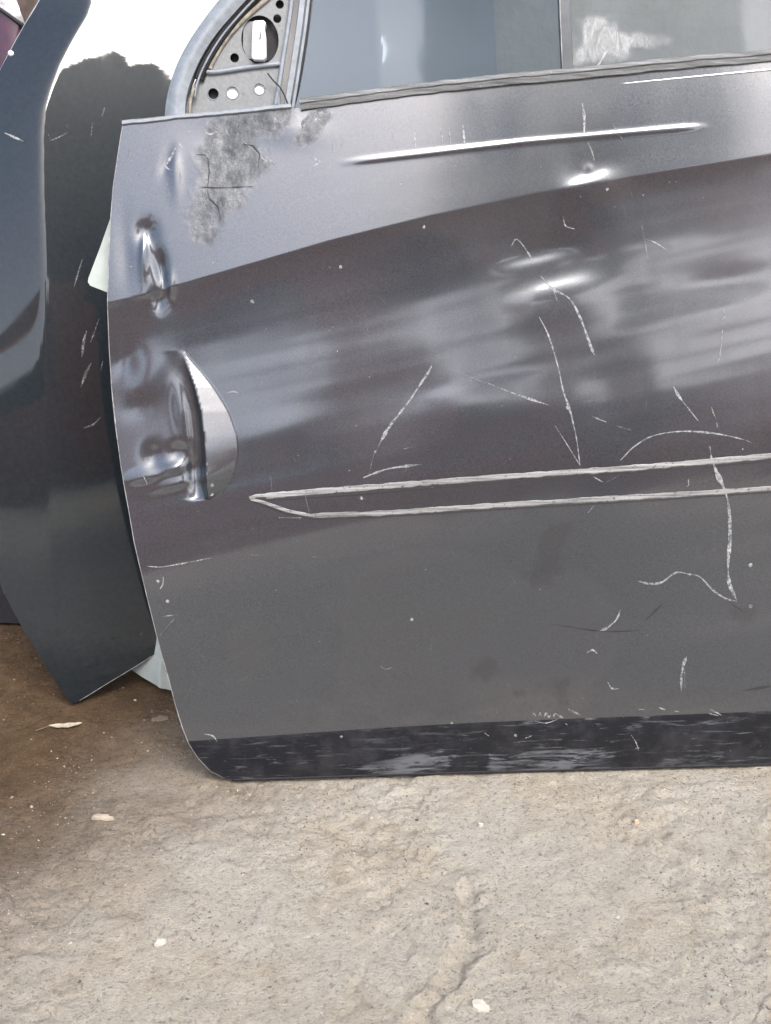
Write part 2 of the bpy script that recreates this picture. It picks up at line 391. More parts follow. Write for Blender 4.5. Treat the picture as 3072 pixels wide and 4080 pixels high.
# ------------------------------------------------------------------ ground and wall
def ground_h(X, Y):
    near = np.exp(-np.clip(np.maximum(np.abs(X)-0.9, np.abs(Y-1.0)-0.7), 0, 9)*2.0)
    h = 0.006*fbm(X*3.0, Y*3.0, 3, 2)+0.0020*fbm(X*30, Y*30, 5, 4)
    crumb = smooth(0.05, 0.30, fbm(X*6, Y*6, 9, 3))
    cr = fbm(X*75, Y*75, 13, 3); h = h+(0.18+crumb)*0.0022*(np.where(cr > 0, cr, cr*1.8)-0.02)                     # crumbled patches
    e = fbm(X*5.1+5, Y*5.1, 21, 4); h = h+0.0022*smooth(-0.004, 0.006, e)   # broken edges of a thin skim coat
    e2 = fbm(X*11+2, Y*11, 23, 4); h = h+0.0013*smooth(-0.004, 0.006, e2-0.12)+0.0012*fbm(X*110, Y*110, 27, 2)
    gp = np.array([floor_at(a, b)[:2] for a, b in [(1600, 4250), (1680, 4060), (1720, 3970), (1800, 3900), (1850, 3790), (1875, 3700), (1850, 3560)]])
    gd = np.full(np.shape(X), 9.0)
    for k in range(len(gp)-1):                                             # an eroded crack running out of the slab
        e0 = gp[k+1]-gp[k]; t = np.clip(((X-gp[k][0])*e0[0]+(Y-gp[k][1])*e0[1])/(e0@e0), 0, 1); gd = np.minimum(gd, np.hypot(X-gp[k][0]-t*e0[0], Y-gp[k][1]-t*e0[1]))
    gd = gd+0.020*fbm(X*38, Y*38, 29, 4)+0.006*smooth(0.0, 0.25, fbm(X*16, Y*16, 30, 2))
    h = h-0.0055*smooth(0.012, 0.0, gd)+0.003*np.exp(-((gd-0.014)/0.006)**2)*(0.5+fbm(X*60, Y*60, 33, 2))
    return (h-0.004)*near
def build_ground():
    def axis(lo, hi, d0, d1, step):
        core = np.arange(d0, d1, step); a = []; x = d0; s = step
        while x > lo: s *= 1.25; x -= s; a.append(x)
        b = []; x = core[-1]; s = step
        while x < hi: s *= 1.25; x += s; b.append(x)
        return np.array(a[::-1]+list(core)+b)
    xs = axis(-40, 40, -0.75, 0.75, 0.0020); ys = axis(-40, 6, 0.50, 1.40, 0.0020)
    X, Y = np.meshgrid(xs, ys)
    h = ground_h(X, Y)
    # keep the slab flat where the door stands
    P = np.stack([X, Y, h], 2)
    return P
GP = build_ground()
g = grid_obj('ground', GP, M['ground'], None); tag(g, 'worn dusty concrete floor with brown dirt and painted shade towards the left', 'floor', kind='structure')

# ------------------------------------------------------------------ GREY DOOR
A = floor_at(1000, 3118); B = floor_at(3072, 3065)
A[2] = B[2] = 0.0
A[1] -= 0.016; B[1] -= 0.016    # the black lower edge turns under, so the sheet's own plane meets the floor a little nearer
D = Frame(A, B-A, R(12))
K = 1/3600.0    # metres per photo pixel on the sheet, for small sizes

left_px = [(490, 497), (470, 620), (452, 740), (441, 880), (434, 1050), (430, 1160), (431, 1250), (436, 1400), (445, 1540), (462, 1700), (482, 1850), (508, 2000), (536, 2160), (566, 2290), (600, 2430), (640, 2590), (672, 2700), (700, 2810), (728, 2900), (752, 2960), (790, 3020), (840, 3072), (900, 3102), (960, 3116), (1010, 3120)]
crease_px = [(300, 1238), (432, 1205), (600, 1165), (900, 1078), (1300, 962), (1700, 862), (2100, 776), (2500, 704), (3072, 612), (3400, 565)]
sill_px = [(600, 2965), (750, 2952), (1100, 2928), (1500, 2900), (1900, 2878), (2400, 2858), (3072, 2832), (3400, 2822)]
top_px = [(300, 518), (490, 497), (800, 465), (1150, 432), (1230, 428), (1700, 370), (2166, 322), (2600, 285), (3072, 248), (3400, 225)]
def curve_uv(px, w): 
    return np.array([D.plane(x, y, w) for x, y in px])
_c = curve_uv(crease_px, 0.0); crease = lambda u: np.interp(u, _c[:, 0], _c[:, 1])+np.clip(u-_c[-1, 0], 0, 9)*0.08
_s = curve_uv(sill_px, -0.006); sillv = lambda u: np.interp(u, _s[:, 0], _s[:, 1])
def relief_base(u, v):
    d = v-crease(u)
    above = -0.050*d-0.13*d*d
    below = -0.0052*(1-np.exp(np.minimum(d, 0)/0.030))-0.0
    dd = np.clip(-d, 0, 9)
    below = below+0.010*np.sin(np.clip((dd-0.05)/0.42, 0, 1)*math.pi)**2*0.9
    w = np.where(d > 0, above, below)
    ds = sillv(u)-v
    w = w-0.27*np.sqrt(np.clip(ds, 0, 1)**2+0.006**2)*(ds > 0)+0.27*0.006*(ds > 0)
    return w
D.relief = relief_base
_t = np.array([D.surf(x, y) for x, y in top_px]); topv = lambda u: np.interp(u, _t[:, 0], _t[:, 1])
_l = np.array([D.surf(x, y) for x, y in left_px]); _l = _l[np.argsort(_l[:, 1])]
_lv = _l[:, 1].copy(); VB = max(0.0060, _lv[0]); leftu = lambda v: np.interp(v, _lv, _l[:, 0])

DENTS = []
def gauss(px, py, sx, sy, ang, mm):
    u, v = D.surf(px, py); DENTS.append(('g', u, v, sx*K, sy*K, R(ang), mm/1000))
# pit and folds by the front edge, above the crease
gauss(582, 925, 28, 34, 0, -3.0); gauss(572, 1020, 10, 60, -4, 2.2); gauss(645, 1085, 20, 70, 14, -5.0); gauss(676, 1130, 14, 40, 6, 3.0)
gauss(630, 1195, 20, 30, 0, -3.2); gauss(500, 1010, 24, 90, 0, -1.2); gauss(700, 700, 16, 60, 0, 1.1); gauss(665, 640, 14, 40, -20, -1.0)
gauss(900, 540, 130, 60, -5, -1.4); gauss(1150, 520, 90, 40, -5, 1.2)
# below the crease, soft hollows by the front edge
gauss(490, 1430, 40, 55, 0, -1.6); gauss(600, 1500, 60, 90, -30, 1.6); gauss(560, 1620, 50, 40, 20, -1.2)
# crumple at the foot of the deep dent
gauss(730, 1620, 24, 95, 6, 2.6); gauss(705, 1800, 28, 26, 0, -2.2); gauss(612, 1815, 26, 34, 0, -2.3); gauss(590, 1895, 60, 22, 12, 2.4)
gauss(695, 1862, 30, 16, 10, 2.4); gauss(765, 1880, 20, 50, 0, -3.0); gauss(700, 1925, 90, 18, 14, 1.3)
# shallow dents on the main field
gauss(2345, 668, 14, 12, 0, 0.5)
gauss(1580, 1600, 130, 110, 0, -1.2); gauss(2440, 1570, 90, 120, 10, -1.3); gauss(1900, 1620, 260, 60, 4, 0.9); gauss(2900, 1130, 160, 50, 6, -1.0)
gauss(1150, 1350, 260, 160, 6, 1.6); gauss(1100, 1720, 120, 60, 15, 1.0); gauss(2150, 2180, 60, 220, -18, -0.7)
_q = [D.surf(x, y) for x, y in [(728, 1400), (748, 1460), (778, 1540), (805, 1640), (820, 1740), (826, 1830), (828, 1920), (832, 1990)]]
_qu = np.array([q[0] for q in _q])[::-1]; _qv = np.array([q[1] for q in _q])[::-1]
_ridge0, _ridge1 = D.surf(1370, 648), D.surf(2800, 503); _ridgem = D.surf(2090, 566)
_chr0 = D.surf(2490, 338)
# shallow steps in the sheet that tip a lens-shaped band upwards: pixel, half height, half length, angle, slope
STEPS = []
for px_, py_, hh_, ll_, an_, kk_ in [(2140, 1034, 22, 130, 12, 0.29), (2215, 1130, 34, 160, 12, 0.29), (2345, 708, 24, 95, 15, 0.24)]:
    u_, v_ = D.surf(px_, py_); STEPS.append((u_, v_, hh_*K, ll_*K, R(an_), kk_))
def relief(u, v):
    w = relief_base(u, v)
    for _, cu, cv, sx, sy, a, am in DENTS:
        du, dv = u-cu, v-cv; x = (du*math.cos(a)+dv*math.sin(a))/sx; y = (-du*math.sin(a)+dv*math.cos(a))/sy
        w = w+am*np.exp(-(x*x+y*y)*0.5*1.3)
    # the deep folded dent: a torn-up fold, dropping sharply on its front side and falling away as a flat facet
    t = np.clip((v-_qv[0])/(_qv[-1]-_qv[0]), 0, 1); ru = np.interp(v, _qv, _qu); d = u-ru
    tc = np.clip(t, 0, 1); prof = np.sin(np.pi*tc**0.50)**0.8; wid = np.maximum(0.031*np.sin(np.pi*tc**0.72)**0.85, 1e-5)
    w = w+np.where((t > 0) & (t < 1) & (d >= 0), 0.0125*prof*np.clip(1-d/wid, 0, 1), 0)
    w = w+np.where((t > 0) & (t < 1) & (d < 0), 0.0125*prof*np.exp(np.minimum(d, 0)/0.0024)-0.0042*prof*np.exp(-((d+0.010)/0.008)**2), 0)
    # pressed feature line
    tt = (u-_ridge0[0])/(_ridge1[0]-_ridge0[0])
    rv = np.interp(u, [_ridge0[0], _ridgem[0], _ridge1[0]], [_ridge0[1], _ridgem[1], _ridge1[1]])
    w = w+0.00085*np.exp(-((v-rv)/0.0027)**2)*smooth(-0.03, 0.08, tt)*smooth(1.03, 0.92, tt)
    # oil-canning
    d = v-crease(u)
    along = v-0.21*u
    w = w+np.where(d < 0, smooth(0, 0.03, -d), smooth(0, 0.02, d)*0.3)*(0.0010*fbm(u*1.7+1.3, along*11, 31, 3)+0.00022*fbm(u*4, along*42, 37, 2)+0.0006*fbm(u*5, v*5, 39, 2))
    for cu, cv, hs, hl_, a, k in STEPS:
        du, dv = u-cu, v-cv; x = (du*math.cos(a)+dv*math.sin(a))/hl_; y = (-du*math.sin(a)+dv*math.cos(a))/hs
        w = w-k*hs*np.tanh(y)*np.exp(-(y/5.0)**2)*np.exp(-np.abs(x)**3)
    return w
_gu, _gv, _gs = -0.36, -0.03, 0.0015
_GT = relief(*np.meshgrid(np.arange(_gu, 1.10, _gs), np.arange(_gv, 0.84, _gs)))
def relief_fast(u, v):
    """table look-up of relief() for laying small things on the sheet"""
    x = np.clip((u-_gu)/_gs, 0, _GT.shape[1]-2.001); y = np.clip((v-_gv)/_gs, 0, _GT.shape[0]-2.001)
    i = x.astype(int); j = y.astype(int); fx = x-i; fy = y-j
    return (_GT[j, i]*(1-fx)+_GT[j, i+1]*fx)*(1-fy)+(_GT[j+1, i]*(1-fx)+_GT[j+1, i+1]*fx)*fy
D.relief = relief_fast
door = empty('car_door_assembly', D.matrix())
tag(door, 'dented grey car door with long scratches and a black lower edge leaning in front', 'car door', kind='thing')
URIGHT = D.surf(3072, 2000)[0]+0.33
URD = D.surf(3072, 2000)[0]+0.03
def PX(px, py, off=0.0):
    u, v = D.surf(px, py, off); return np.array([u, -(float(relief_fast(np.array([u]), np.array([v]))[0])+off), v])
def PW_(px, py, w):
    u, v = D.plane(px, py, w); return np.array([u, -w, v])
NC, NK, NR = 560, 70, 520
s = np.concatenate([np.linspace(0, 1, NC), 1+np.linspace(0, 1, 42)[1:]])
def rows(tv):
    """tv: (rows,) parameter; 0..1 bottom to sill line, 1..2 sill line to belt"""
    Pu = np.zeros((len(tv), len(s))); Pv = np.zeros_like(Pu)
    for k, t in enumerate(tv):
        v0 = np.full(len(s), 0.05 if t < 1 else 0.3); u = None
        for _ in range(6):
            ul = leftu(v0[0]); u = np.where(s <= 1, ul+(URD-ul)*s, URD+(URIGHT-URD)*(s-1))
            v0 = VB+t*(sillv(u)-VB) if t < 1 else sillv(u)+(t-1)*(topv(u)-sillv(u))
        Pu[k], Pv[k] = u, v0
    return Pu, Pv
uS, vS = rows(np.linspace(1, 2, NR)); uK, vK = rows(np.linspace(0, 1, NK)**1.3)
uK[-1], vK[-1] = uS[0], vS[0]
def wear(u, v):
    A3 = np.zeros(u.shape+(3,))
    poly = [(860, 260), (780, 300), (800, 380), (815, 480), (820, 580), (800, 680), (780, 800), (800, 890), (880, 905), (940, 830), (970, 720), (1100, 680), (1200, 540), (1270, 430), (1230, 330), (1190, 270), (1320, 200), (1400, 130), (1420, 70), (1000, 120), (900, 150)]
    uv = [D.surf(300+.6*a, 400+.6*b) for a, b in poly]
    nz = fbm(u*60, v*60, 41, 4)
    nz2 = fbm(u*22, v*22, 43, 3); sd = poly_sdf(uv, u, v)+0.010*nz+0.010*nz2
    peel = np.maximum(smooth(0.006, -0.007, sd), 0.35*smooth(0.014, 0.0, sd)*smooth(0.0, 0.2, nz))*np.clip(1.05-0.5*smooth(0.1, 0.4, nz2), 0, 1)
    uv2 = [D.surf(300+.6*a, 400+.6*b) for a, b in [(1490, 150), (1560, 90), (1700, 70), (1720, 110), (1630, 180), (1560, 260), (1480, 250)]]
    peel = np.maximum(peel, 0.8*smooth(0.002, -0.003, poly_sdf(uv2, u, v)+0.010*nz))
    A3[..., 0] = peel
    ds = v-sillv(u)
    dust = 0.55*smooth(0.05, 0.0, ds)*(0.5+fbm(u*10, v*30, 47, 3))
    dust += 0.35*smooth(0.10, -0.05, poly_sdf([D.surf(a, b) for a, b in [(1900, 2880), (1900, 2760), (2250, 2740), (2700, 2780), (2750, 2850)]], u, v)*3)
    A3[..., 1] = np.clip(dust+0.25*smooth(0.05, 0.25, fbm(u*6, v*6, 53, 4)), 0, 1)
    gr = 0
    for pg in ([(2056, 2766), (2255, 2716), (2250, 2785)], [(2895, 2440), (3010, 2410), (3010, 2500), (2960, 2480)], [(1880, 2660), (1960, 2630), (1990, 2700), (1920, 2730)], [(2120, 2330), (2180, 2080), (2290, 2080), (2200, 2340)]):
        gr = np.maximum(gr, smooth(0.007, -0.007, poly_sdf([D.surf(a, b) for a, b in pg], u, v)+0.012*nz))
    A3[..., 2] = gr
    return np.clip(A3, 0, 1)
def skin(u, v, extra=0):
    return np.stack([u, -(relief(u, v)+extra), v], 2)
_we = wear(uS, vS)
grid_obj('door_skin', skin(uS, vS, _we[..., 0]*(-0.0003+0.0006*fbm(uS*190, vS*190, 77, 3))), M['paint'], door, _we)
wk = np.zeros(uK.shape+(3,))
sc1 = [[(1640, 3010), (1760, 2990), (1800, 3040), (1780, 3095), (1560, 3098), (1400, 3080), (1480, 3030)], [(1950, 3010), (2060, 3000), (2150, 2970), (2450, 3000), (2430, 3080), (2100, 3085), (1940, 3080)], [(2650, 3020), (2900, 2990), (2850, 3060), (2600, 3070)]]
for pg in sc1:
    wk[..., 0] = np.maximum(wk[..., 0], smooth(0.004, -0.004, poly_sdf([D.surf(a, b) for a, b in pg], uK, vK)))
grid_obj('sill_strip', skin(uK, vK), M['sill'], door, wk)
# inner shell: coarse copy set back, with a turned rim
ui, vi = np.vstack([uK[::10], uS[::20], uS[-1:]]), np.vstack([vK[::10], vS[::20], vS[-1:]]); ui, vi = ui[:, ::14], vi[:, ::14]
cu_, cv_ = ui.mean(), vi.mean()
Pi = np.stack([ui*0.985+0.010, 0*ui+0.040+np.clip(-relief_base(ui, vi)*0.9, -0.003, 1), np.clip(vi*0.985+0.006, 0.004, 9)], 2)
grid_obj('inner_shell', Pi, M['plate'], door, rim=-0.034)
# hemmed edge, bare where the paint has gone
eu, ev = np.concatenate([uK[:-1, 0], uS[:, 0]]), np.concatenate([vK[:-1, 0], vS[:, 0]])
hem = np.stack([eu-0.0003, -relief(eu, ev)+0.0008, ev], 1)[::4]
tube('hem_edge', hem, 0.0005+0.0007*np.abs(fbm(np.arange(len(hem))*0.11, np.zeros(len(hem)), 3, 3)), M['edge'], door, 6)
bu, bv = uK[0], vK[0]
tube('hem_edge', np.stack([bu, -relief(bu, bv)+0.0012, bv+0.0002], 1)[::3], 0.0020, M['rubber'], door, 6)  # dark bottom hem, thickened to draw the contact shadow line
# pale hinge plate sticking out past the front edge
WH = -0.024
hp = [PW_(x, y, WH) for x, y in [(462, 700), (441, 868), (400, 985), (353, 1108), (351, 1124), (360, 1138), (436, 1168), (480, 1160), (480, 720)]]
plate('hinge_plate', [(p[0], p[2]) for p in hp], [], -WH, 0.0016, M['pale'], door)

# --- adhesive left by the missing trim strip
def strip(pxs, wpx, name, mat, lift, thick, step=16, jitter=0.12, taper=0):
    q = resample(pxs, step); pts = np.array([PX(a, b) for a, b in q]); n = len(pts)
    w = wpx*K*(1+jitter*2*fbm(np.arange(n)*0.35, np.zeros(n)+len(pxs), 5, 3))
    if taper:
        k = np.arange(n); w = w*np.clip(np.minimum(k+0.6, n-1-k+0.6)/taper, 0.25, 1)
    return ribbon(name, pts, w, lift, mat, door, thick)
strip([(1060, 1977), (1200, 1964), (1500, 1940), (2000, 1900), (2500, 1866), (2830, 1838), (3072, 1816), (3300, 1797)], 24, 'adhesive_line', M['adhesive'], 0.0, 0.0006, 11, 0.16)
strip([(1245, 2055), (1500, 2046), (2000, 2012), (2500, 1982), (2830, 1962), (3072, 1945), (3300, 1930)], 22, 'adhesive_line', M['adhesive'], 0.0, 0.0006, 11, 0.16)
strip([(994, 1985), (1020, 1976), (1060, 1974)], 15, 'adhesive_line', M['adhesive'], 0, 0.0006)
strip([(1000, 1988), (1060, 2005), (1140, 2034), (1245, 2056)], 13, 'adhesive_line', M['adhesive'], 0, 0.0006)
strip([(1060, 1995), (1400, 1974), (2000, 1921), (2800, 1862), (3300, 1815)], 5, 'grime_line', M['scratch_dark'], 0.0002, 0)
strip([(1010, 2000), (1140, 2047), (1240, 2069), (1500, 2062), (2000, 2030), (2600, 1994), (3300, 1946)], 5, 'grime_line', M['scratch_dark'], 0.0002, 0)
strip([(1110, 2062), (1200, 2063)], 4, 'scratch', M['scratch_dim'], 0.0003, 0)

# --- scratches (photo pixels / 1.844)
def scr(pts, w, mat='scratch', curve=True):
    q = [(a*1.844, b*1.844) for a, b in pts]
    if curve and len(q) > 2: q = spline(q, 5)
    strip(q, w*0.9, 'scratch', M[mat], 0.00035, 0, 11, 0.6, 4)
SCR = [
 ([(933, 790), (925, 805), (905, 835), (880, 872), (850, 910), (832, 937), (820, 960)], 9), ([(820, 960), (807, 985), (797, 1027)], 4, 'scratch_dim'),
 ([(785, 1032), (830, 1015), (870, 1008), (912, 1003)], 8), ([(990, 803), (1060, 832)], 4, 'scratch_dim'), ([(1055, 828), (1110, 850), (1190, 877)], 6),
 ([(1165, 685), (1185, 725), (1205, 790), (1217, 845), (1230, 882), (1245, 945), (1253, 1006)], 6), ([(1199, 920), (1225, 960), (1252, 1004)], 5),
 ([(1105, 531), (1117, 517), (1140, 545), (1155, 575)], 5), ([(1168, 596), (1195, 625), (1230, 645), (1255, 690), (1275, 745), (1284, 767)], 8), ([(1196, 628), (1204, 650)], 5),
 ([(1340, 995), (1370, 965), (1410, 942), (1470, 932), (1540, 936), (1600, 948), (1630, 959)], 6),
 ([(1533, 962), (1538, 992), (1550, 1025), (1566, 1060), (1575, 1100), (1577, 1160), (1573, 1220), (1576, 1262), (1592, 1296)], 13),
 ([(1592, 1299), (1568, 1293), (1540, 1275), (1512, 1246), (1490, 1241), (1465, 1236), (1450, 1243), (1430, 1258), (1405, 1261), (1380, 1256)], 9),
 ([(1340, 1316), (1332, 1338), (1312, 1356), (1289, 1366)], 8), ([(1289, 1370), (1290, 1386)], 4, 'scratch_dim'),
 ([(1472, 1492), (1472, 1460), (1478, 1432), (1484, 1417)], 11), ([(1480, 1486), (1479, 1450)], 5, 'scratch_dim'),
 ([(1455, 835), (1464, 852), (1474, 866)], 15), ([(1474, 866), (1490, 886), (1508, 909)], 7),
 ([(1563, 668), (1566, 682), (1558, 692)], 10), ([(1561, 712), (1559, 735)], 7), ([(1560, 738), (1554, 772), (1550, 784)], 7), ([(1537, 880), (1546, 905)], 7), ([(1548, 912), (1550, 924)], 6),
 ([(1280, 900), (1310, 912)], 7), ([(1325, 918), (1364, 930)], 4, 'scratch_dim'), ([(1258, 224), (1262, 250), (1262, 290)], 13), ([(1270, 308), (1278, 325), (1284, 347)], 6),
 ([(895, 278), (898, 320)], 7), ([(952, 276), (957, 314)], 6), ([(970, 275), (974, 310)], 5), ([(1000, 270), (1004, 312)], 9), ([(848, 285), (850, 308)], 4, 'scratch_dim'), ([(810, 290), (812, 325)], 3, 'scratch_dim'),
 ([(738, 298), (740, 330)], 4, 'scratch_dim'), ([(717, 300), (720, 335)], 4, 'scratch_dim'), ([(725, 300), (727, 330)], 3, 'scratch_dim'),
 ([(522, 302), (560, 335), (575, 350)], 7), ([(575, 338), (604, 365)], 7), ([(667, 336), (692, 350), (672, 363)], 8, 'scratch', False), ([(672, 363), (655, 370)], 4, 'scratch_dim'), ([(648, 325), (664, 312)], 6),
 ([(1390, 516), (1415, 524), (1441, 541)], 6), ([(1217, 468), (1222, 488), (1242, 495)], 6), ([(1570, 230), (1581, 250)], 5, 'scratch_dim'), ([(1312, 250), (1350, 310)], 3, 'scratch_dim'), ([(1385, 480), (1400, 560)], 3, 'scratch_dim'),
 ([(1150, 1547), (1153, 1541), (1158, 1548)], 5), ([(1163, 1549), (1167, 1540), (1170, 1547)], 6), ([(1176, 1550), (1180, 1540), (1185, 1549), (1190, 1542)], 7), ([(1196, 1550), (1199, 1542), (1208, 1546), (1219, 1552)], 7), ([(1155, 1558), (1180, 1562), (1205, 1554)], 6),
 ([(1228, 1532), (1240, 1538), (1254, 1545)], 11), ([(1377, 1532), (1392, 1533)], 11), ([(1424, 1529), (1437, 1533)], 13), ([(1456, 1536), (1468, 1537)], 8), ([(1534, 1532), (1560, 1546)], 8), ([(1530, 1541), (1552, 1546)], 8),
 ([(1364, 1588), (1374, 1604), (1380, 1622)], 6), ([(1373, 1617), (1381, 1616)], 12), ([(1135, 1595), (1148, 1590)], 11), ([(1047, 1583), (1056, 1590)], 9), ([(1222, 1563), (1226, 1566)], 9),
 ([(318, 1223), (345, 1225), (380, 1220), (458, 1205)], 5), ([(538, 1198), (566, 1200)], 5, 'scratch_dim'), ([(488, 849), (505, 846), (516, 850)], 8), ([(344, 1375), (382, 1330)], 3, 'scratch_dim'), ([(350, 1332), (384, 1328)], 5),
 ([(823, 1440), (833, 1446), (848, 1441)], 5), ([(1312, 1472), (1322, 1487), (1336, 1488)], 9), ([(1268, 1410), (1280, 1404), (1290, 1412)], 10), ([(1392, 1040), (1300, 1036)], 0),
 ([(1282, 1030), (1303, 1042)], 9), ([(1334, 1030), (1310, 1042)], 4, 'scratch_dim'), ([(1487, 1035), (1488, 1050)], 8), ([(1270, 1108), (1284, 1092)], 6), ([(1500, 935), (1527, 943)], 0),
 ([(1485, 936), (1520, 946)], 0), ([(1508, 985), (1480, 975)], 0), ([(870, 970), (892, 966)], 5, 'scratch_dim'), ([(585, 1030), (588, 1060)], 4, 'scratch_dim'), ([(658, 1065), (668, 1105)], 3, 'scratch_dim'),
 ([(405, 770), (398, 760), (413, 795)], 7), ([(310, 1028), (318, 1046)], 9), ([(353, 1246), (352, 1262), (346, 1272)], 7), ([(440, 1585), (460, 1590), (470, 1603)], 8),
 ([(1340, 1342), (1430, 1300)], 0), ([(1394, 1342), (1432, 1304)], 5, 'scratch_dark'), ([(1190, 1348), (1300, 1364), (1385, 1362)], 4, 'scratch_dark'), ([(1605, 1492), (1670, 1482)], 8, 'scratch_dark'), ([(1575, 1300), (1610, 1325)], 4, 'scratch_dark'),
 ([(1100, 1062), (1110, 1080)], 0), ([(800, 905), (905, 862)], 0), ([(1340, 985), (1420, 990)], 0), ([(280, 320), (284, 350)], 7, 'scratch_dim'), ([(275, 318), (279, 345)], 4, 'scratch_dim'),
 ([(360, 355), (366, 345), (380, 320)], 12), ([(352, 348), (360, 362), (370, 368)], 8), ([(385, 350), (382, 378)], 9, 'scratch_dim'), ([(362, 395), (368, 430)], 6, 'scratch_dim'), ([(388, 310), (395, 322)], 10),
 ([(440, 285), (455, 290), (470, 284)], 10), ([(405, 282), (412, 285)], 10),
]
for sc in SCR:
    if sc[1] <= 0: continue
    scr(sc[0], sc[1], sc[2] if len(sc) > 2 else 'scratch', sc[3] if len(sc) > 3 else True)
# paint chips: small irregular flakes
def chip(px, py, r, mat='scratch'):
    c = PX(px, py); n = random.randint(5, 7); a0 = random.random()*6
    V = [c+np.array([math.cos(a0+6.283*k/n)*r*K*random.uniform(.6, 1.2), -0.0004, math.sin(a0+6.283*k/n)*r*K*random.uniform(.6, 1.2)]) for k in range(n)]
    mesh_obj('paint_chip', V, [tuple(range(n))], M[mat], door, False)
for a, b, r in [(1597, 730, 8), (1005, 1203, 8), (843, 1932, 8), (843, 1970, 8), (1640, 2468, 9), (2263, 1622, 9), (1800, 2880, 6), (2990, 2415, 9), (2990, 2250, 9), (1495, 1800, 6), (1440, 1985, 7), (1690, 905, 7), (2420, 755, 6), (668, 2395, 7), (630, 2315, 7), (2055, 2930, 8), (1360, 2935, 6), (1357, 1063, 7)]: chip(a, b, r)
for _ in range(120):
    a = random.uniform(520, 3060); b = random.uniform(560, 3040)
    if b < 2950-(a-750)*0.05 or a > 1000: chip(a, b, random.uniform(1.6, 3.4), random.choice(['scratch', 'scratch_dim', 'scratch_dim']))
for _ in range(45):
    a = random.uniform(800, 3060); b = random.uniform(700, 2800); an = random.uniform(0, 6.28); L = random.uniform(15, 60)
    scr([(a/1.844, b/1.844), ((a+L*math.cos(an))/1.844, (b+L*math.sin(an))/1.844)], random.uniform(1.6, 3), 'scratch_dim')
# cracks across the peeled filler
for pl, w in [([(1110, 290), (1180, 300), (1225, 360), (1215, 450)], 7), ([(880, 380), (890, 470), (880, 575)], 7), ([(830, 575), (930, 580), (1020, 578), (1180, 572)], 5), ([(875, 590), (890, 650), (950, 710), (965, 800)], 6), ([(800, 360), (860, 360), (880, 385)], 5)]:
    strip(resample([(300+.6*a, 400+.6*b) for a, b in pl], 10), w*0.6, 'crack', M['scratch_dark'], 0.0004, 0, 8, 0.5, 2)

# --- belt moulding along the window
WB = -0.030
def belt(px, py, off=0.0):
    u, v = D.surf(px, py); w = float(relief_fast(np.array([u]), np.array([v]))[0]); return np.array([u, -(w+off), v])
ml = [(1195, 418), (1300, 404), (1500, 378), (1700, 352), (1950, 325), (2166, 306), (2400, 283), (2700, 252), (3072, 222), (3300, 204)]
mp = np.array([belt(a, b) for a, b in resample(ml, 25)])
mp[:, 2] += 0.0008*fbm(np.arange(len(mp))*0.4, np.zeros(len(mp)), 61, 3)
sweep('belt_moulding', mp, [(-0.0058, 0.000), (-0.0050, 0.0032), (-0.0012, 0.0036), (0.0000, 0.0024), (0.0012, 0.0036), (0.0044, 0.0030), (0.0056, 0.0008), (0.0056, -0.012), (-0.0058, -0.006)], M['moulding'], door)
ch = np.array([belt(a, b) for a, b in resample([(2470, 334), (2700, 312), (3072, 277), (3300, 256)], 25)])
M['bright'] = simple('polished_trim', (0.75, 0.75, 0.74), 0.18, 0.9, 0.05, 30)
tube('trim_line', ch, np.linspace(0.0004, 0.0016, len(ch)), M['bright'], door, 8)
sl = np.array([PW_(a, b, WB) for a, b in [(2170, 292), (2280, 284), (2372, 270), (2415, 205)]])
tube('loose_seal', spline(sl, 5), 0.0013, M['edge'], door, 6)
# flange along the mirror corner
fl = np.array([belt(a, b) for a, b in resample([(488, 492), (700, 468), (900, 450), (1040, 436), (1160, 424)], 20)])
fl[:, 2] += 0.0006*fbm(np.arange(len(fl))*0.5, np.zeros(len(fl)), 67, 3)
sweep('belt_flange', fl, [(-0.0022, 0.0008), (-0.0010, 0.0024), (0.0016, 0.0022), (0.0026, 0.0005), (0.0026, -0.02), (-0.0022, -0.02)], M['frame'], door)

# --- mirror corner: curved frame, seals, pressed plate with holes
WF = -0.034
def FP(px, py, w=WF): return PW_(px, py, w)
out_e = spline([(655, 482), (663, 400), (688, 300), (732, 200), (792, 105), (868, 5), (960, -95), (1080, -200)], 6)
inn_e = spline([(738, 470), (742, 400), (762, 325), (803, 232), (858, 145), (930, 60), (1015, -30), (1130, -130)], 6)
Pf = []
for k in range(len(out_e)):
    a, b = FP(*out_e[k]), FP(*inn_e[k]); row = []
    for t in np.linspace(0, 1, 9):
        p = a+(b-a)*t; p = p+np.array([0, -0.004*math.sin(math.pi*min(1, t*1.02))-0.003*t, 0]); row.append(p)
    Pf.append(row)
grid_obj('pillar_frame', np.array(Pf)[:, ::1], M['frame'], door, rim=0.016)
def path(pts, w, n=6): return np.array([FP(a, b, w) for a, b in spline(pts, n)])
tube('bright_bead', path([(776, 390), (786, 330), (822, 245), (880, 150), (950, 65), (1020, -10), (1110, -100)], WF+0.001), 0.0011, M['frame'], door, 6)
sweep('rubber_seal', path([(793, 316), (806, 280), (836, 222), (890, 138), (950, 62), (1012, -8), (1110, -110)], WF-0.003), [(-0.0050, 0), (-0.0030, 0.0034), (0.0, 0.0022), (0.0030, 0.0034), (0.0050, 0), (0.004, -0.006), (-0.004, -0.006)], M['rubber'], door)
tube('sealant_bead', path([(836, 276), (846, 250), (880, 190), (930, 122), (990, 60), (1060, 0), (1150, -80)], WF-0.004), 0.0022, M['bead'], door, 7)
tube('sealant_bead', path([(755, 455), (757, 420), (762, 385), (772, 350)], WF+0.0015), [0.0016]*19, M['bead'], door, 7)
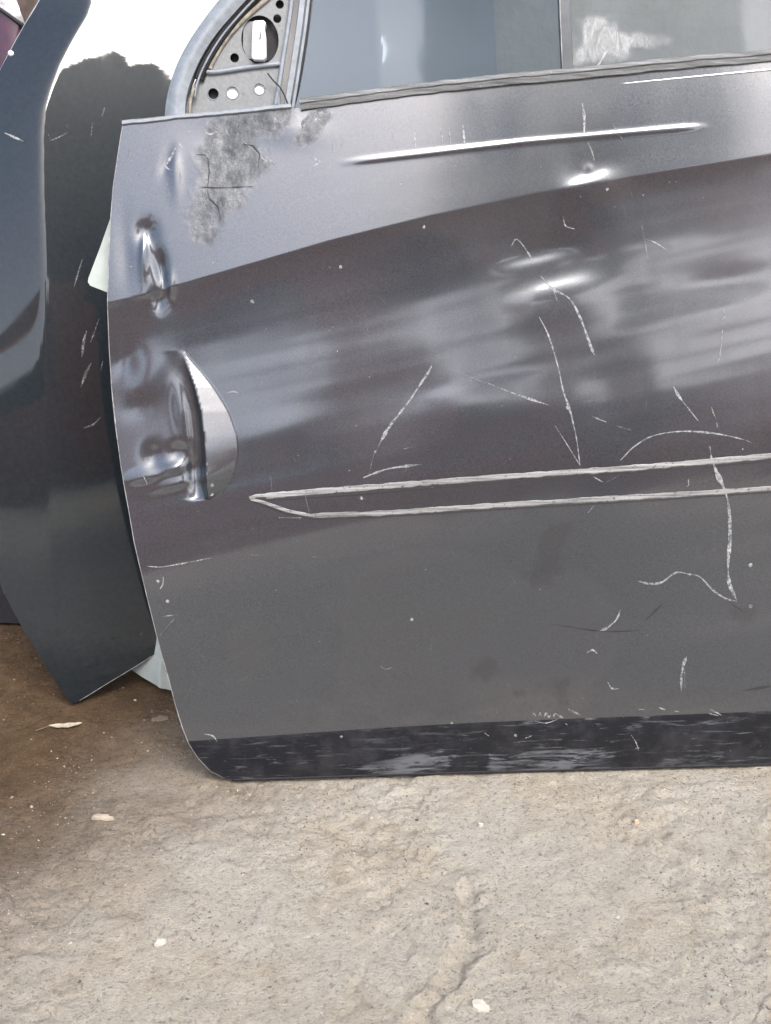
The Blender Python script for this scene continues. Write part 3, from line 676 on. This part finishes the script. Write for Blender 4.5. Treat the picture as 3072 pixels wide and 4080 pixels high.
holes = [(1115, 18, 14), (1105, 75, 14), (935, 231, 15), (850, 374, 18), (926, 370, 20), (1034, 355, 18), (1040, 429, 5), (972, 378, 6)]
big = (1036, 160, 63, 78)
def XZ(px, py, w=WF-0.006):
    p = FP(px, py, w); return (p[0], p[2])
po = [XZ(*q) for q in [(735, 478), (748, 400), (775, 330), (812, 262), (870, 175), (940, 90), (1020, 10), (1100, -60), (1150, -100), (1172, -100), (1164, 0), (1140, 170), (1098, 440)]]
hl = []
for hx, hy, hr in holes:
    c = XZ(hx, hy); hl.append(circle(c[0], c[1], hr*K*1.03, 18))
c = XZ(big[0], big[1]); hl.append(circle(c[0], c[1], big[2]*K*1.03, 32, big[3]*K*1.03))
plate('mirror_plate', po, hl, -(WF-0.006), 0.0014, M['plate'], door)
bk = [XZ(*q, WF-0.016) for q in [(880, 190), (1000, 40), (1150, -90), (1160, 0), (1120, 240), (880, 275)]]
plate('backing_foam', bk, [], -(WF-0.016), 0.006, M['rubber'], door)
bk = [XZ(*q, WF-0.014) for q in [(820, 345), (885, 345), (880, 405), (820, 405)]]
plate('backing_foam', bk, [], -(WF-0.014), 0.004, M['rubber'], door)
bk = [XZ(*q, WF-0.0085) for q in [(970, 90), (1018, 84), (1018, 240), (985, 232), (968, 190)]]
plate('hole_cover', bk, [], -(WF-0.0085), 0.0012, M['plate'], door)
# ring lips
for hx, hy, hr in [(850, 374, 20), (926, 370, 22), (1034, 355, 20)]:
    cc = FP(hx, hy, WF-0.0055); t = np.linspace(0, 2*math.pi, 25)
    tube('hole_lip', np.stack([cc[0]+hr*K*np.cos(t), 0*t+cc[1], cc[2]+hr*K*np.sin(t)], 1), 0.0007, M['plate'], door, 6)
for hx, hy, hr in [(926, 370, 21), (1034, 355, 19)]:
    cc = XZ(hx, hy, WF-0.0085); plate('white_disc', circle(cc[0], cc[1], hr*K, 18), [], -(WF-0.0085), 0.001, M['tab'], door)  # white discs set behind the two lower holes
# pressed ribs of the plate
tube('plate_rib', path([(803, 280), (840, 288), (900, 282), (1000, 267), (1117, 254)], WF-0.004), 0.0024, M['frame'], door, 8)
tube('plate_rib', path([(1163, -60), (1160, 20), (1146, 120), (1127, 240), (1112, 340), (1096, 425)], WF-0.003), 0.0024, M['frame'], door, 8)
tube('plate_rib', path([(1122, 270), (1112, 345), (1110, 425)], WF-0.003), 0.0018, M['frame'], door, 8)
# glass run channel
sweep('glass_channel', path([(1222, -60), (1212, 20), (1200, 120), (1182, 240), (1165, 350), (1152, 428)], WF-0.004), [(-0.0058, 0), (-0.0045, 0.0034), (0.0005, 0.0030), (0.0012, 0.0008), (0.0026, 0.0030), (0.0050, 0.0028), (0.0058, -0.004), (-0.0058, -0.004)], M['frame'], door)
sweep('glass_channel_rubber', path([(1240, -60), (1232, 20), (1220, 120), (1202, 240), (1182, 350), (1164, 424)], WF-0.005), [(-0.0022, 0), (-0.0015, 0.003), (0.002, 0.0025), (0.003, -0.003), (-0.0022, -0.003)], M['rubber'], door)
tube('loose_wire', path([(1066, 292), (1090, 322), (1113, 345), (1131, 375), (1142, 402), (1152, 428)], WF+0.003), 0.0007, M['rubber'], door, 6)
# white clip folded through the large hole
cl = bmesh.new()
pc = [FP(a, b, WF+0.001) for a, b in [(1008, 92), (1014, 84), (1050, 82), (1060, 92), (1054, 112), (1060, 150), (1061, 228), (1050, 240), (1012, 238), (1003, 230), (1004, 160)]]
vf = [cl.verts.new(p+np.array([0, -0.002, 0])) for p in pc]; vb = [cl.verts.new(p+np.array([0, 0.009, 0])) for p in pc]
cl.faces.new(vf[::-1]); cl.faces.new(vb)
for k in range(len(pc)):
    j = (k+1) % len(pc); cl.faces.new((vf[k], vf[j], vb[j], vb[k]))
bmesh.ops.recalc_face_normals(cl, faces=cl.faces)
co = bm_obj('plastic_clip', cl, M['tab'], door); bv_ = co.modifiers.new('bevel', 'BEVEL'); bv_.width = 0.0008; bv_.segments = 2
sl_ = [FP(a, b, WF+0.0035) for a, b in [(1040, 120), (1037, 140), (1036, 158), (1040, 156)]]
ribbon('clip_slot', np.array(sl_[:3]), [0.0004, 0.0011, 0.0013], 0.0004, M['rubber'], co)

# --- window glass
WG = -0.040
def gl_quad(pxs, y, name, mat, nx=14, nz=10):
    a, b, c, d = [np.array(FP(*q, y)) for q in pxs]  # bl br tr tl
    P = np.zeros((nz, nx, 3))
    for i, t in enumerate(np.linspace(0, 1, nz)):
        for j, q in enumerate(np.linspace(0, 1, nx)):
            p = (a*(1-q)+b*q)*(1-t)+(d*(1-q)+c*q)*t
            p = p+np.array([0, -0.003*t*t, 0]); P[i, j] = p
    return grid_obj(name, P, mat, door, rim=0.004)
gl_quad([(1170, 440), (2262, 330), (2262, -130), (1240, -130)], WG, 'window_glass', M['glass'])
gl_quad([(2262, 330), (3300, 225), (3300, -130), (2262, -130)], WG-0.0006, 'rear_glass', M['glass2'])
sweep('division_bar', np.array([FP(a, b, WG+0.001) for a, b in [(2262, 310), (2258, 200), (2250, 60), (2244, -120)]]), [(-0.0058, 0), (-0.005, 0.0014), (0.005, 0.0014), (0.0058, 0), (0.0058, -0.004), (-0.0058, -0.004)], simple('dark_grey_bar', (0.085, 0.095, 0.105), 0.5), door, False)
tube('bar_edge', np.array([FP(a, b, WG+0.0028) for a, b in [(2242, 300), (2238, 200), (2232, 60), (2226, -120)]]), 0.0006, M['edge'], door, 6)
sm = [XZ(*q, WG+0.0012) for q in [(2284, 275), (2282, 60), (2330, 50), (2430, 46), (2470, 80), (2500, 110), (2560, 140), (2700, 135), (2700, 195), (2540, 205), (2500, 240), (2440, 266)]]
sx_, sz_ = np.meshgrid(np.linspace(min(p[0] for p in sm), max(p[0] for p in sm), 70), np.linspace(min(p[1] for p in sm), max(p[1] for p in sm), 60))
sd_ = poly_sdf(sm, sx_, sz_)+0.010*fbm(sx_*70, sz_*70, 19, 4)
sa_ = np.zeros(sx_.shape+(3,)); sa_[..., 0] = smooth(0.001, -0.010, sd_)*(1-0.75*smooth(sm[0][0]+0.055, sm[0][0]+0.10, sx_))
grid_obj('dried_smear', np.stack([sx_, 0*sx_-(WG+0.0014), sz_], 2), M['smear'], door, sa_)

# ------------------------------------------------------------------ DARK PANEL behind
yaw = R(7)
PO = floor_at(300, 2800)
N = Frame(PO, [math.cos(yaw), math.sin(yaw), 0], R(9))
ncrease_px = [(330, -60), (315, 0), (262, 110), (215, 220), (180, 330), (158, 420), (152, 520), (160, 750), (178, 1050), (190, 1400), (200, 1800), (215, 2300), (240, 2790)]
_nc = np.array([N.plane(a, b) for a, b in ncrease_px])[::-1]
ncr = lambda v: np.interp(v, _nc[:, 1], _nc[:, 0])
_d = ray(420, 130); _d /= np.linalg.norm(_d); _h = np.array(sdir)-_d      # the upper field faces half-way between the lens and the brightest sky
NSU, NSV = -float(_h@N.U)/float(_h@N.W), -float(_h@N.V)/float(_h@N.W)
NVR = N.plane(420, 130, -0.03)[1]; NCV = 0.55
def nrelief(u, v):
    d = u-ncr(v); up = smooth(0.32, 0.70, v)
    cut = 0.14+0.30*up
    w = -np.where(d < 0, cut*(np.sqrt(d*d+0.005**2)-0.005), 0)
    v0, v1 = 0.30, 0.66
    q = np.clip(v-v0, 0, v1-v0)
    s1 = NSV+2*NCV*(NVR-v1)
    w = w+s1*(q*q/(2*(v1-v0))+np.clip(v-v1, 0, 9))-NCV*np.clip(v-v1, 0, 9)**2
    w = w+NSU*u-0.10*np.clip(u, 0, 0.4)**2
    w = w+0.0005*fbm(u*5, v*3, 71, 2)
    return w
N.relief = nrelief
nl_px = [(285, 2795), (262, 2772), (205, 2690), (150, 2600), (105, 2530), (55, 2440), (20, 2370), (0, 2325), (-60, 2100), (-110, 1700), (-130, 1300), (-120, 900), (-90, 560), (-40, 380), (0, 278), (60, 165), (100, 92), (155, 0), (225, -110), (300, -220)]
nr_px = [(300, 2800), (345, 2775), (420, 2728), (520, 2668), (640, 2592), (800, 2490), (1000, 2370), (1500, 2070), (2000, 1770)]
_a = np.array([N.surf(a, b) for a, b in nl_px]); _a[0, 1] = 0.0; nlu = lambda v: np.interp(v, _a[:, 1], _a[:, 0])
_b = np.array([N.surf(a, b) for a, b in nr_px]); _b[0, 1] = 0.0; nru = lambda v: np.interp(v, _b[:, 1], _b[:, 0])
vt = np.concatenate([np.linspace(0, 0.14, 60), np.linspace(0.14, 1.10, 280)[1:]])
cs = np.linspace(0, 1, 200)**1.5
NU = np.array([nlu(v)+(nru(v)-nlu(v))*cs for v in vt]); NV = np.repeat(vt[:, None], len(cs), 1)
panel = empty('car_bodywork', N.matrix())
tag(panel, 'glossy dark navy curved car panel standing on its corner behind the grey door', 'car panel', kind='thing')
grid_obj('panel_skin', np.stack([NU, -nrelief(NU, NV), NV], 2), M['navy'], panel, rim=0.010)
tube('worn_edge', np.stack([NU[:60, -1], -nrelief(NU[:60, -1], NV[:60, -1])+0.0005, NV[:60, -1]], 1)[1::2], 0.0006, M['edge'], panel, 6)
tube('worn_edge', np.stack([NU[60:, 0], -nrelief(NU[60:, 0], NV[60:, 0])+0.0008, NV[60:, 0]], 1)[::6], 0.0009, M['frame'], panel, 6)
def NP(px, py):
    u, v = N.surf(px, py); return np.array([u, -float(nrelief(np.array([u]), np.array([v]))[0]), v])
for pl, w, mt in [([(10, 287), (52, 306)], 8, 'scratch'), ([(104, 290), (110, 303), (124, 298), (146, 286)], 6, 'scratch_dim'), ([(226, 232), (221, 252)], 9, 'scratch_dim'), ([(187, 715), (180, 742), (177, 772)], 10, 'scratch_dim'), ([(198, 783), (186, 805), (175, 836)], 9, 'scratch_dim'), ([(214, 688), (205, 715), (195, 742)], 4, 'scratch_dim'), ([(180, 925), (200, 918), (217, 902)], 7, 'scratch_dim'), ([(178, 560), (160, 620)], 5, 'scratch_dim'), ([(222, 780), (218, 800)], 5, 'scratch_dim'), ([(236, 105), (240, 118)], 4, 'scratch_dim'), ([(200, 265), (196, 300)], 3, 'scratch_dim')]:
    q = resample([(a*1.844, b*1.844) for a, b in pl], 14); pts = np.array([NP(a, b) for a, b in q]); n = len(pts)
    k = np.arange(n); ribbon('scratch', pts, w/3000*np.clip(np.minimum(k+0.6, n-k-0.4)/3, .25, 1), 0.0004, M[mt], panel)
rv = NP(43, 213)
bm = bmesh.new(); bmesh.ops.create_uvsphere(bm, u_segments=12, v_segments=8, radius=0.0034, matrix=Matrix.Translation(Vector(rv)))
bm_obj('rivet', bm, M['tab'], panel, True)

# ------------------------------------------------------------------ MAROON PANEL, WHITE SHEET, PALE PANEL
MO = np.array([-0.75, 1.27, 0.0])
Q = Frame(MO, [1, -0.05, 0], R(9))
mar = empty('maroon_bodywork', Q.matrix()); tag(mar, 'maroon painted panel at the left edge behind the dark navy panel', 'car panel', kind='thing')
q = lambda px, py: Q.plane(px, py)
c1, c2 = q(0, 33), q(100, 104)
us = np.linspace(c1[0]-0.5, c2[0]+0.004, 40); P = []
slope = (c2[1]-c1[1])/(c2[0]-c1[0])
for u in us:
    P.append([[u, 0.10*(u-us[-1])**2+0.012*np.exp(-(us[-1]-u)/0.006), v] for v in np.linspace(0.24, c1[1]+slope*(u-c1[0]), 30)])
grid_obj('panel_skin', np.array(P).transpose(1, 0, 2), M['maroon'], mar, rim=0.02)
grid_obj('lower_shade_strip', np.array([[[u, 0.10*(u-us[-1])**2+0.006, v] for u in us] for v in np.linspace(0.003, 0.239, 12)]), M['rubber'], mar, rim=0.02)  # dark strip along the maroon panel's foot, standing in for shade
tp = np.array([[u, -0.002, c1[1]+slope*(u-c1[0])-0.001] for u in us]); tube('edge_seal', tp, 0.0024, M['rubber'], mar, 8)
Q2 = Frame(MO+np.array([0, 0.06, 0]), [1, -0.05, 0], R(9))
wsh = empty('white_sheet', Q2.matrix()); tag(wsh, 'crumpled white sheet above the maroon panel in the top left corner', 'sheet')
a0, a1, a2 = Q2.plane(-60, 30), Q2.plane(100, 120), Q2.plane(70, -20)
P = []
for t in np.linspace(0, 1, 40):
    row = []
    for r_ in np.linspace(0, 1, 40):
        left = np.array(Q2.plane(-200, 200-320*t)); right = np.array(Q2.plane(*(np.array([104, 130])*(1-t)+np.array([60, -40])*t+np.array([8*math.sin(t*5), 0]))))
        p = left*(1-r_)+right*r_
        row.append([p[0], -0.010*fbm(np.array(p[0]*28), np.array(p[1]*28), 81, 4), p[1]])
    P.append(row)
grid_obj('sheet_surface', np.array(P), M['white'], wsh, rim=0.001)
Q3 = Frame(MO+np.array([0, 0.11, 0]), [1, -0.05, 0], R(9))
brb = empty('brown_board', Q3.matrix()); tag(brb, 'dirty brown grey board showing between the white sheet and navy panel', 'board')
P = []
for t in np.linspace(0, 1, 24):
    P.append([[x, -0.004*fbm(np.array(x*30), np.array(z*30), 85, 4), z] for x, z in [tuple(np.array(Q3.plane(70+120*r_, 190-320*t))) for r_ in np.linspace(0, 1, 16)]])
grid_obj('board_face', np.array(P), M['brown'], brb, rim=0.012)
# pale panel whose lower corner shows between the two
LO = floor_at(690, 2757); LO[2] = 0
L3 = Frame(LO, [1, 0.10, 0], R(11))
pal = empty('pale_bodywork', L3.matrix()); tag(pal, 'pale grey green panel corner low down between the navy panel and the grey door', 'car panel', kind='thing')
b0, b1, b2 = L3.plane(500, 2696), L3.plane(700, 2757), L3.plane(660, 2560)
uu = np.linspace(b0[0]-0.02, b1[0]+0.10, 60); vv = np.linspace(0, 0.42, 50); P = []
fold = lambda v: np.interp(v, [0, 0.02, 0.06, 0.42], [L3.plane(640, 2740)[0], L3.plane(636, 2700)[0], L3.plane(655, 2600)[0], L3.plane(680, 2400)[0]])
for v in vv:
    row = []
    for u in uu:
        vb = np.interp(u, [b0[0], b1[0], b1[0]+0.1], [b0[1], b1[1], b1[1]-0.0])
        d = u-fold(v)
        w = -0.9*np.clip(fold(v)-u, 0, 9)*0.55-6*np.clip(fold(v)-u, 0, 9)**2+0.0035*np.exp(-(d/0.004)**2)
        row.append([u, -w, vb+v])
    P.append(row)
grid_obj('panel_skin', np.array(P), M['pale'], pal, rim=0.006)

# ------------------------------------------------------------------ small things lying on the floor
def lay(px, py):
    p = floor_at(px, py); p[2] = float(ground_h(np.array([p[0]]), np.array([p[1]]))[0]); return p
def flake(name, px, py, L, Wd, H, ang, mat, label, cat, seed, nrm=9):
    rnd = random.Random(seed); p = lay(px, py); bm = bmesh.new(); lo, hi = [], []
    for k in range(nrm):
        t = 2*math.pi*k/nrm; r_ = rnd.uniform(0.78, 1.12); x, y = L/2*r_*math.cos(t), Wd/2*r_*math.sin(t)
        lo.append(bm.verts.new((x, y, -0.001))); hi.append(bm.verts.new((x*0.86, y*0.82, H*rnd.uniform(0.7, 1.1))))
    top = bm.verts.new((0, 0, H*1.15))
    for k in range(nrm):
        j = (k+1) % nrm; bm.faces.new((lo[k], lo[j], hi[j], hi[k])); bm.faces.new((hi[k], hi[j], top))
    bm.faces.new(lo[::-1]); o = bm_obj(name, bm, mat); o.location = p; o.rotation_euler = (0.05, 0.03, R(ang)); tag(o, label, cat, kind='thing'); return o
M['flake'] = simple('pale_concrete_flake', (0.55, 0.50, 0.42), 0.9, 0, 0.15, 200, bump=0.3)
M['flake2'] = simple('buff_flake', (0.40, 0.34, 0.26), 0.9, 0, 0.2, 200, bump=0.3)
M['dirt'] = simple('dried_dirt', (0.19, 0.15, 0.105), 0.95, 0, 0.4, 200, bump=0.5)
flake('concrete_flake', 640, 3745, 0.013, 0.007, 0.0035, 20, M['flake'], 'small whitish concrete flake on the open floor at lower left', 'flake', 1)
flake('wood_flake', 405, 3245, 0.024, 0.008, 0.003, -4, M['flake2'], 'flat buff oval chip on brown dirt left of the door corner', 'chip', 2, 12)
flake('dirt_crumb', 640, 2858, 0.022, 0.014, 0.003, 15, M['dirt'], 'flat crumb of dried dirt beside the curved lower front edge of the door', 'dirt crumb', 3, 11)
flake('concrete_chunk', 1915, 3985, 0.020, 0.011, 0.0025, -25, M['flake'], 'whitish broken concrete piece at the bottom edge of the floor', 'concrete piece', 4, 12)
flake('stone_chip', 1915, 3275, 0.006, 0.005, 0.003, 0, M['flake'], 'tiny pale stone just below the middle of the black door edge', 'stone', 6, 7)
flake('stone_chip', 2535, 3270, 0.008, 0.006, 0.004, 30, simple('orange_stone', (0.55, 0.40, 0.28), 0.9), 'tiny orange tinted stone in the crumbly floor below the door at right', 'stone', 7, 7)
def dry_leaf():
    p = lay(262, 2890); P = []
    for t in np.linspace(-1, 1, 21):
        hw = 0.0036*(1-t*t)**0.8*(1+0.15*math.sin(9*t))+0.0002
        P.append([[0.019*t, hw*q, 0.0035+0.002*t*t+0.0012*q*q-0.0015*abs(q)*0.3] for q in (-1, -0.5, 0, 0.5, 1)])
    root = bpy.data.objects.new('dry_leaf', None); COL.objects.link(root); root.location = p; root.rotation_euler = (R(6), 0, R(8))
    grid_obj('leaf_blade', np.array(P).transpose(1, 0, 2), M['leafdry'], root, rim=-0.0004, rim_dir=(0, 0, 1))
    tube('leaf_stalk', np.array([[-0.019, 0, 0.005], [-0.026, -0.001, 0.003], [-0.034, -0.0025, 0.0015]]), [0.0006, 0.0005, 0.0008], M['dirt'], root, 6)
    tag(root, 'narrow pale dry leaf on the brown dirt under the navy panel', 'leaf', kind='thing')
M['leafdry'] = simple('dry_leaf_tissue', (0.42, 0.36, 0.27), 0.8, 0, 0.25, 250)
dry_leaf()
def grit():
    n = 10000; rng = np.random.default_rng(3); V = []; F = []
    base = np.array([[0, 0, 1.0], [1, 0, 0], [-0.3, 0.95, 0], [-0.8, -0.1, 0.1], [0.1, -0.9, 0], [0, 0, -0.6]]); tri = [(0, 1, 2), (0, 2, 3), (0, 3, 4), (0, 4, 1), (5, 2, 1), (5, 3, 2), (5, 4, 3), (5, 1, 4)]
    X = rng.uniform(-0.62, 0.72, n*4); Y = rng.uniform(0.52, 1.25, n*4)
    dens = np.clip(fbm(X*6, Y*6, 9, 3)*2.2+0.18, 0.05, 1); keep = rng.uniform(0, 1, n*4) < dens; X, Y = X[keep][:n], Y[keep][:n]
    Z = ground_h(X, Y); r_ = 0.00040+0.0010*rng.uniform(0, 1, len(X))**3
    r_[rng.uniform(0, 1, len(X)) < 0.012] = 0.0024
    for k in range(len(X)):
        a = rng.uniform(0, 6.28); c_, s_ = math.cos(a), math.sin(a); o = len(V); sc = rng.uniform(0.6, 1.3, 3)*r_[k]
        for b in base:
            x, y, z = b*sc; V.append((X[k]+c_*x-s_*y, Y[k]+s_*x+c_*y, Z[k]+z*0.7+r_[k]*0.2))
        F += [tuple(o+i for i in f) for f in tri]
    t = NT('mixed_grit'); nz = t.n('TexWhiteNoise'); mp = t.n('Mapping'); mp.inputs['Scale'].default_value = (170, 170, 0); t.l(t.n('TexCoord').outputs['Object'], mp.inputs[0])
    sn = t.n('VectorMath', operation='FLOOR'); t.l(mp.outputs[0], sn.inputs[0]); t.l(sn.outputs[0], nz.inputs['Vector'])
    t.l(t.ramp(nz.outputs['Value'], [(0.0, (0.09, 0.075, 0.06)), (0.3, (0.22, 0.19, 0.15)), (0.6, (0.36, 0.315, 0.25)), (1.0, (0.50, 0.455, 0.38))]), t.b.inputs['Base Color']); t.set(Roughness=0.9)
    o = mesh_obj('grit', V, F, t.m, None, False); tag(o, 'loose sandy grit scattered over the concrete floor', 'grit', kind='stuff')
grit()

# ------------------------------------------------------------------ unseen objects added behind the camera for the paint to mirror
def leaves(polyfn, n, size, seed):
    rng = np.random.default_rng(seed); V = []; F = []
    P = polyfn(rng, n)
    for p in P:
        a = rng.normal(size=3); a /= np.linalg.norm(a); b = np.cross(a, rng.normal(size=3)); b /= np.linalg.norm(b)
        l_ = size*rng.uniform(0.6, 1.3); o = len(V)
        V += [p-a*l_, p-b*l_*0.45, p+a*l_, p+b*l_*0.45]; F.append((o, o+1, o+2, o+3))
    return V, F
M['foliage'] = simple('dark_foliage', (0.045, 0.060, 0.030), 0.7, 0, 0.5, 8)
M['bark'] = simple('grey_brown_bark', (0.10, 0.08, 0.06), 0.9, 0, 0.3, 30, bump=0.5)
crown_poly = [(0.55, 1.9), (0.60, 3.9), (0.85, 4.45), (1.08, 4.73), (1.31, 5.07), (1.53, 5.34), (1.67, 5.51), (1.75, 5.43), (1.79, 5.10), (1.92, 5.25), (2.05, 5.29), (2.14, 5.02), (2.2, 4.6), (2.25, 3.4), (2.15, 2.3), (1.4, 1.8)]  # added crown, outline shaped to cut off the bright patch mirrored in the panel
def crown_pts(rng, n):
    x = rng.uniform(0.5, 2.3, n*3); z = rng.uniform(1.8, 6.0, n*3); sd = poly_sdf(crown_poly, x, z); k = sd < -0.02
    x, z, sd = x[k][:n], z[k][:n], sd[k][:n]; y = -3.0+rng.uniform(-1, 1, len(x))*np.minimum(0.75, 0.1-sd*0.9)
    sc = (y-1.2)/(-4.2)                                    # a round crown, widening a little with depth
    return np.stack([0.05+(x-0.05)*sc, y, 0.72+(z-0.72)*sc], 1)
tr = bpy.data.objects.new('tree', None); COL.objects.link(tr); tr.location = (0, 0, 0)
tag(tr, 'tree unseen behind the camera, mirrored as a dark rounded outline in the top of the navy panel', 'tree', kind='thing')
v_, f_ = leaves(crown_pts, 15000, 0.075, 5); mesh_obj('crown', v_, f_, M['foliage'], tr, False)
tube('trunk', np.array([[1.4, -3.0, -0.05], [1.37, -3.02, 1.0], [1.42, -3.0, 2.2], [1.35, -2.95, 3.4], [1.4, -3.0, 4.3]]), [0.15, 0.12, 0.11, 0.08, 0.03], M['bark'], tr, 10)
def hedge_pts(rng, n):
    x = rng.uniform(-16, 6.0, n); top = 1.9+1.9*smooth(-5.0, 3.0, x)+0.25*fbm(x*0.6, 0*x, 91, 3); z = top*rng.uniform(0, 1, n)**0.7
    return np.stack([x, -10.5+rng.uniform(-0.9, 0.9, n), z], 1)
v_, f_ = leaves(hedge_pts, 16000, 0.20, 6); ho = mesh_obj('added_tree_belt', v_, f_, M['foliage'], None, False); tag(ho, 'added unseen belt of trees mirrored as the dark band across the grey door', 'trees', kind='stuff')  # added foliage, never in view, to darken the door's reflections
def brick_mat():
    t = NT('red_brown_brick'); b = t.n('TexBrick'); b.inputs['Color1'].default_value = (0.80, 0.23, 0.09, 1); b.inputs['Color2'].default_value = (0.72, 0.21, 0.09, 1); b.inputs['Mortar'].default_value = (0.22, 0.19, 0.16, 1); b.inputs['Scale'].default_value = 4.0
    mp = t.n('Mapping'); mp.inputs['Rotation'].default_value = (R(90), 0, 0); t.l(t.n('TexCoord').outputs['Object'], mp.inputs[0]); t.l(mp.outputs[0], b.inputs[0]); t.l(b.outputs[0], t.b.inputs['Base Color']); t.set(Roughness=0.9); return t.m
def box(bm, cx, cy, cz, sx, sy, sz): bmesh.ops.create_cube(bm, size=1, matrix=Matrix.Translation((cx, cy, cz)) @ Matrix.Diagonal((sx, sy, sz, 1)))
bwall = bpy.data.objects.new('added_brick_wall', None); COL.objects.link(bwall); bwall.location = (0, -8, 0)  # added wall and piers, never in view, for reddish reflections in the door
tag(bwall, 'added unseen low red brown brick wall mirrored as rusty tints in the grey door', 'wall', kind='thing'); BM_ = brick_mat()
bm = bmesh.new(); box(bm, 0, 0, 0.75, 22, 0.22, 1.5); bm_obj('wall_body', bm, BM_, bwall)
for x in (-7.5, -4.6, -2.4, 0.55, 2.55, 4.4, 7.0):
    bm = bmesh.new(); box(bm, x, 0.1, 1.70, 0.75, 0.55, 3.4); bm_obj('wall_pier', bm, BM_, bwall)

# the wall everything leans against
def wall_mat():
    t = NT('grey_rendered_wall'); c = t.coord(); n = t.noise(5, 6, 0.65, c); f = t.noise(80, 5, 0.6, c)
    t.l(t.ramp(n, [(0.3, (0.16, 0.15, 0.135)), (0.7, (0.26, 0.245, 0.22))]), t.b.inputs['Base Color']); t.set(Roughness=0.9); t.l(t.bump(f, 0.4, 0.004), t.b.inputs['Normal']); return t.m
bm = bmesh.new(); bmesh.ops.create_cube(bm, size=1.0, matrix=Matrix.Translation((0.4, 1.80, 1.2)) @ Matrix.Diagonal((5.0, 0.2, 2.6, 1)))
wo = bm_obj('wall', bm, wall_mat()); tag(wo, 'grey rendered wall the panels lean against', 'wall', kind='structure')
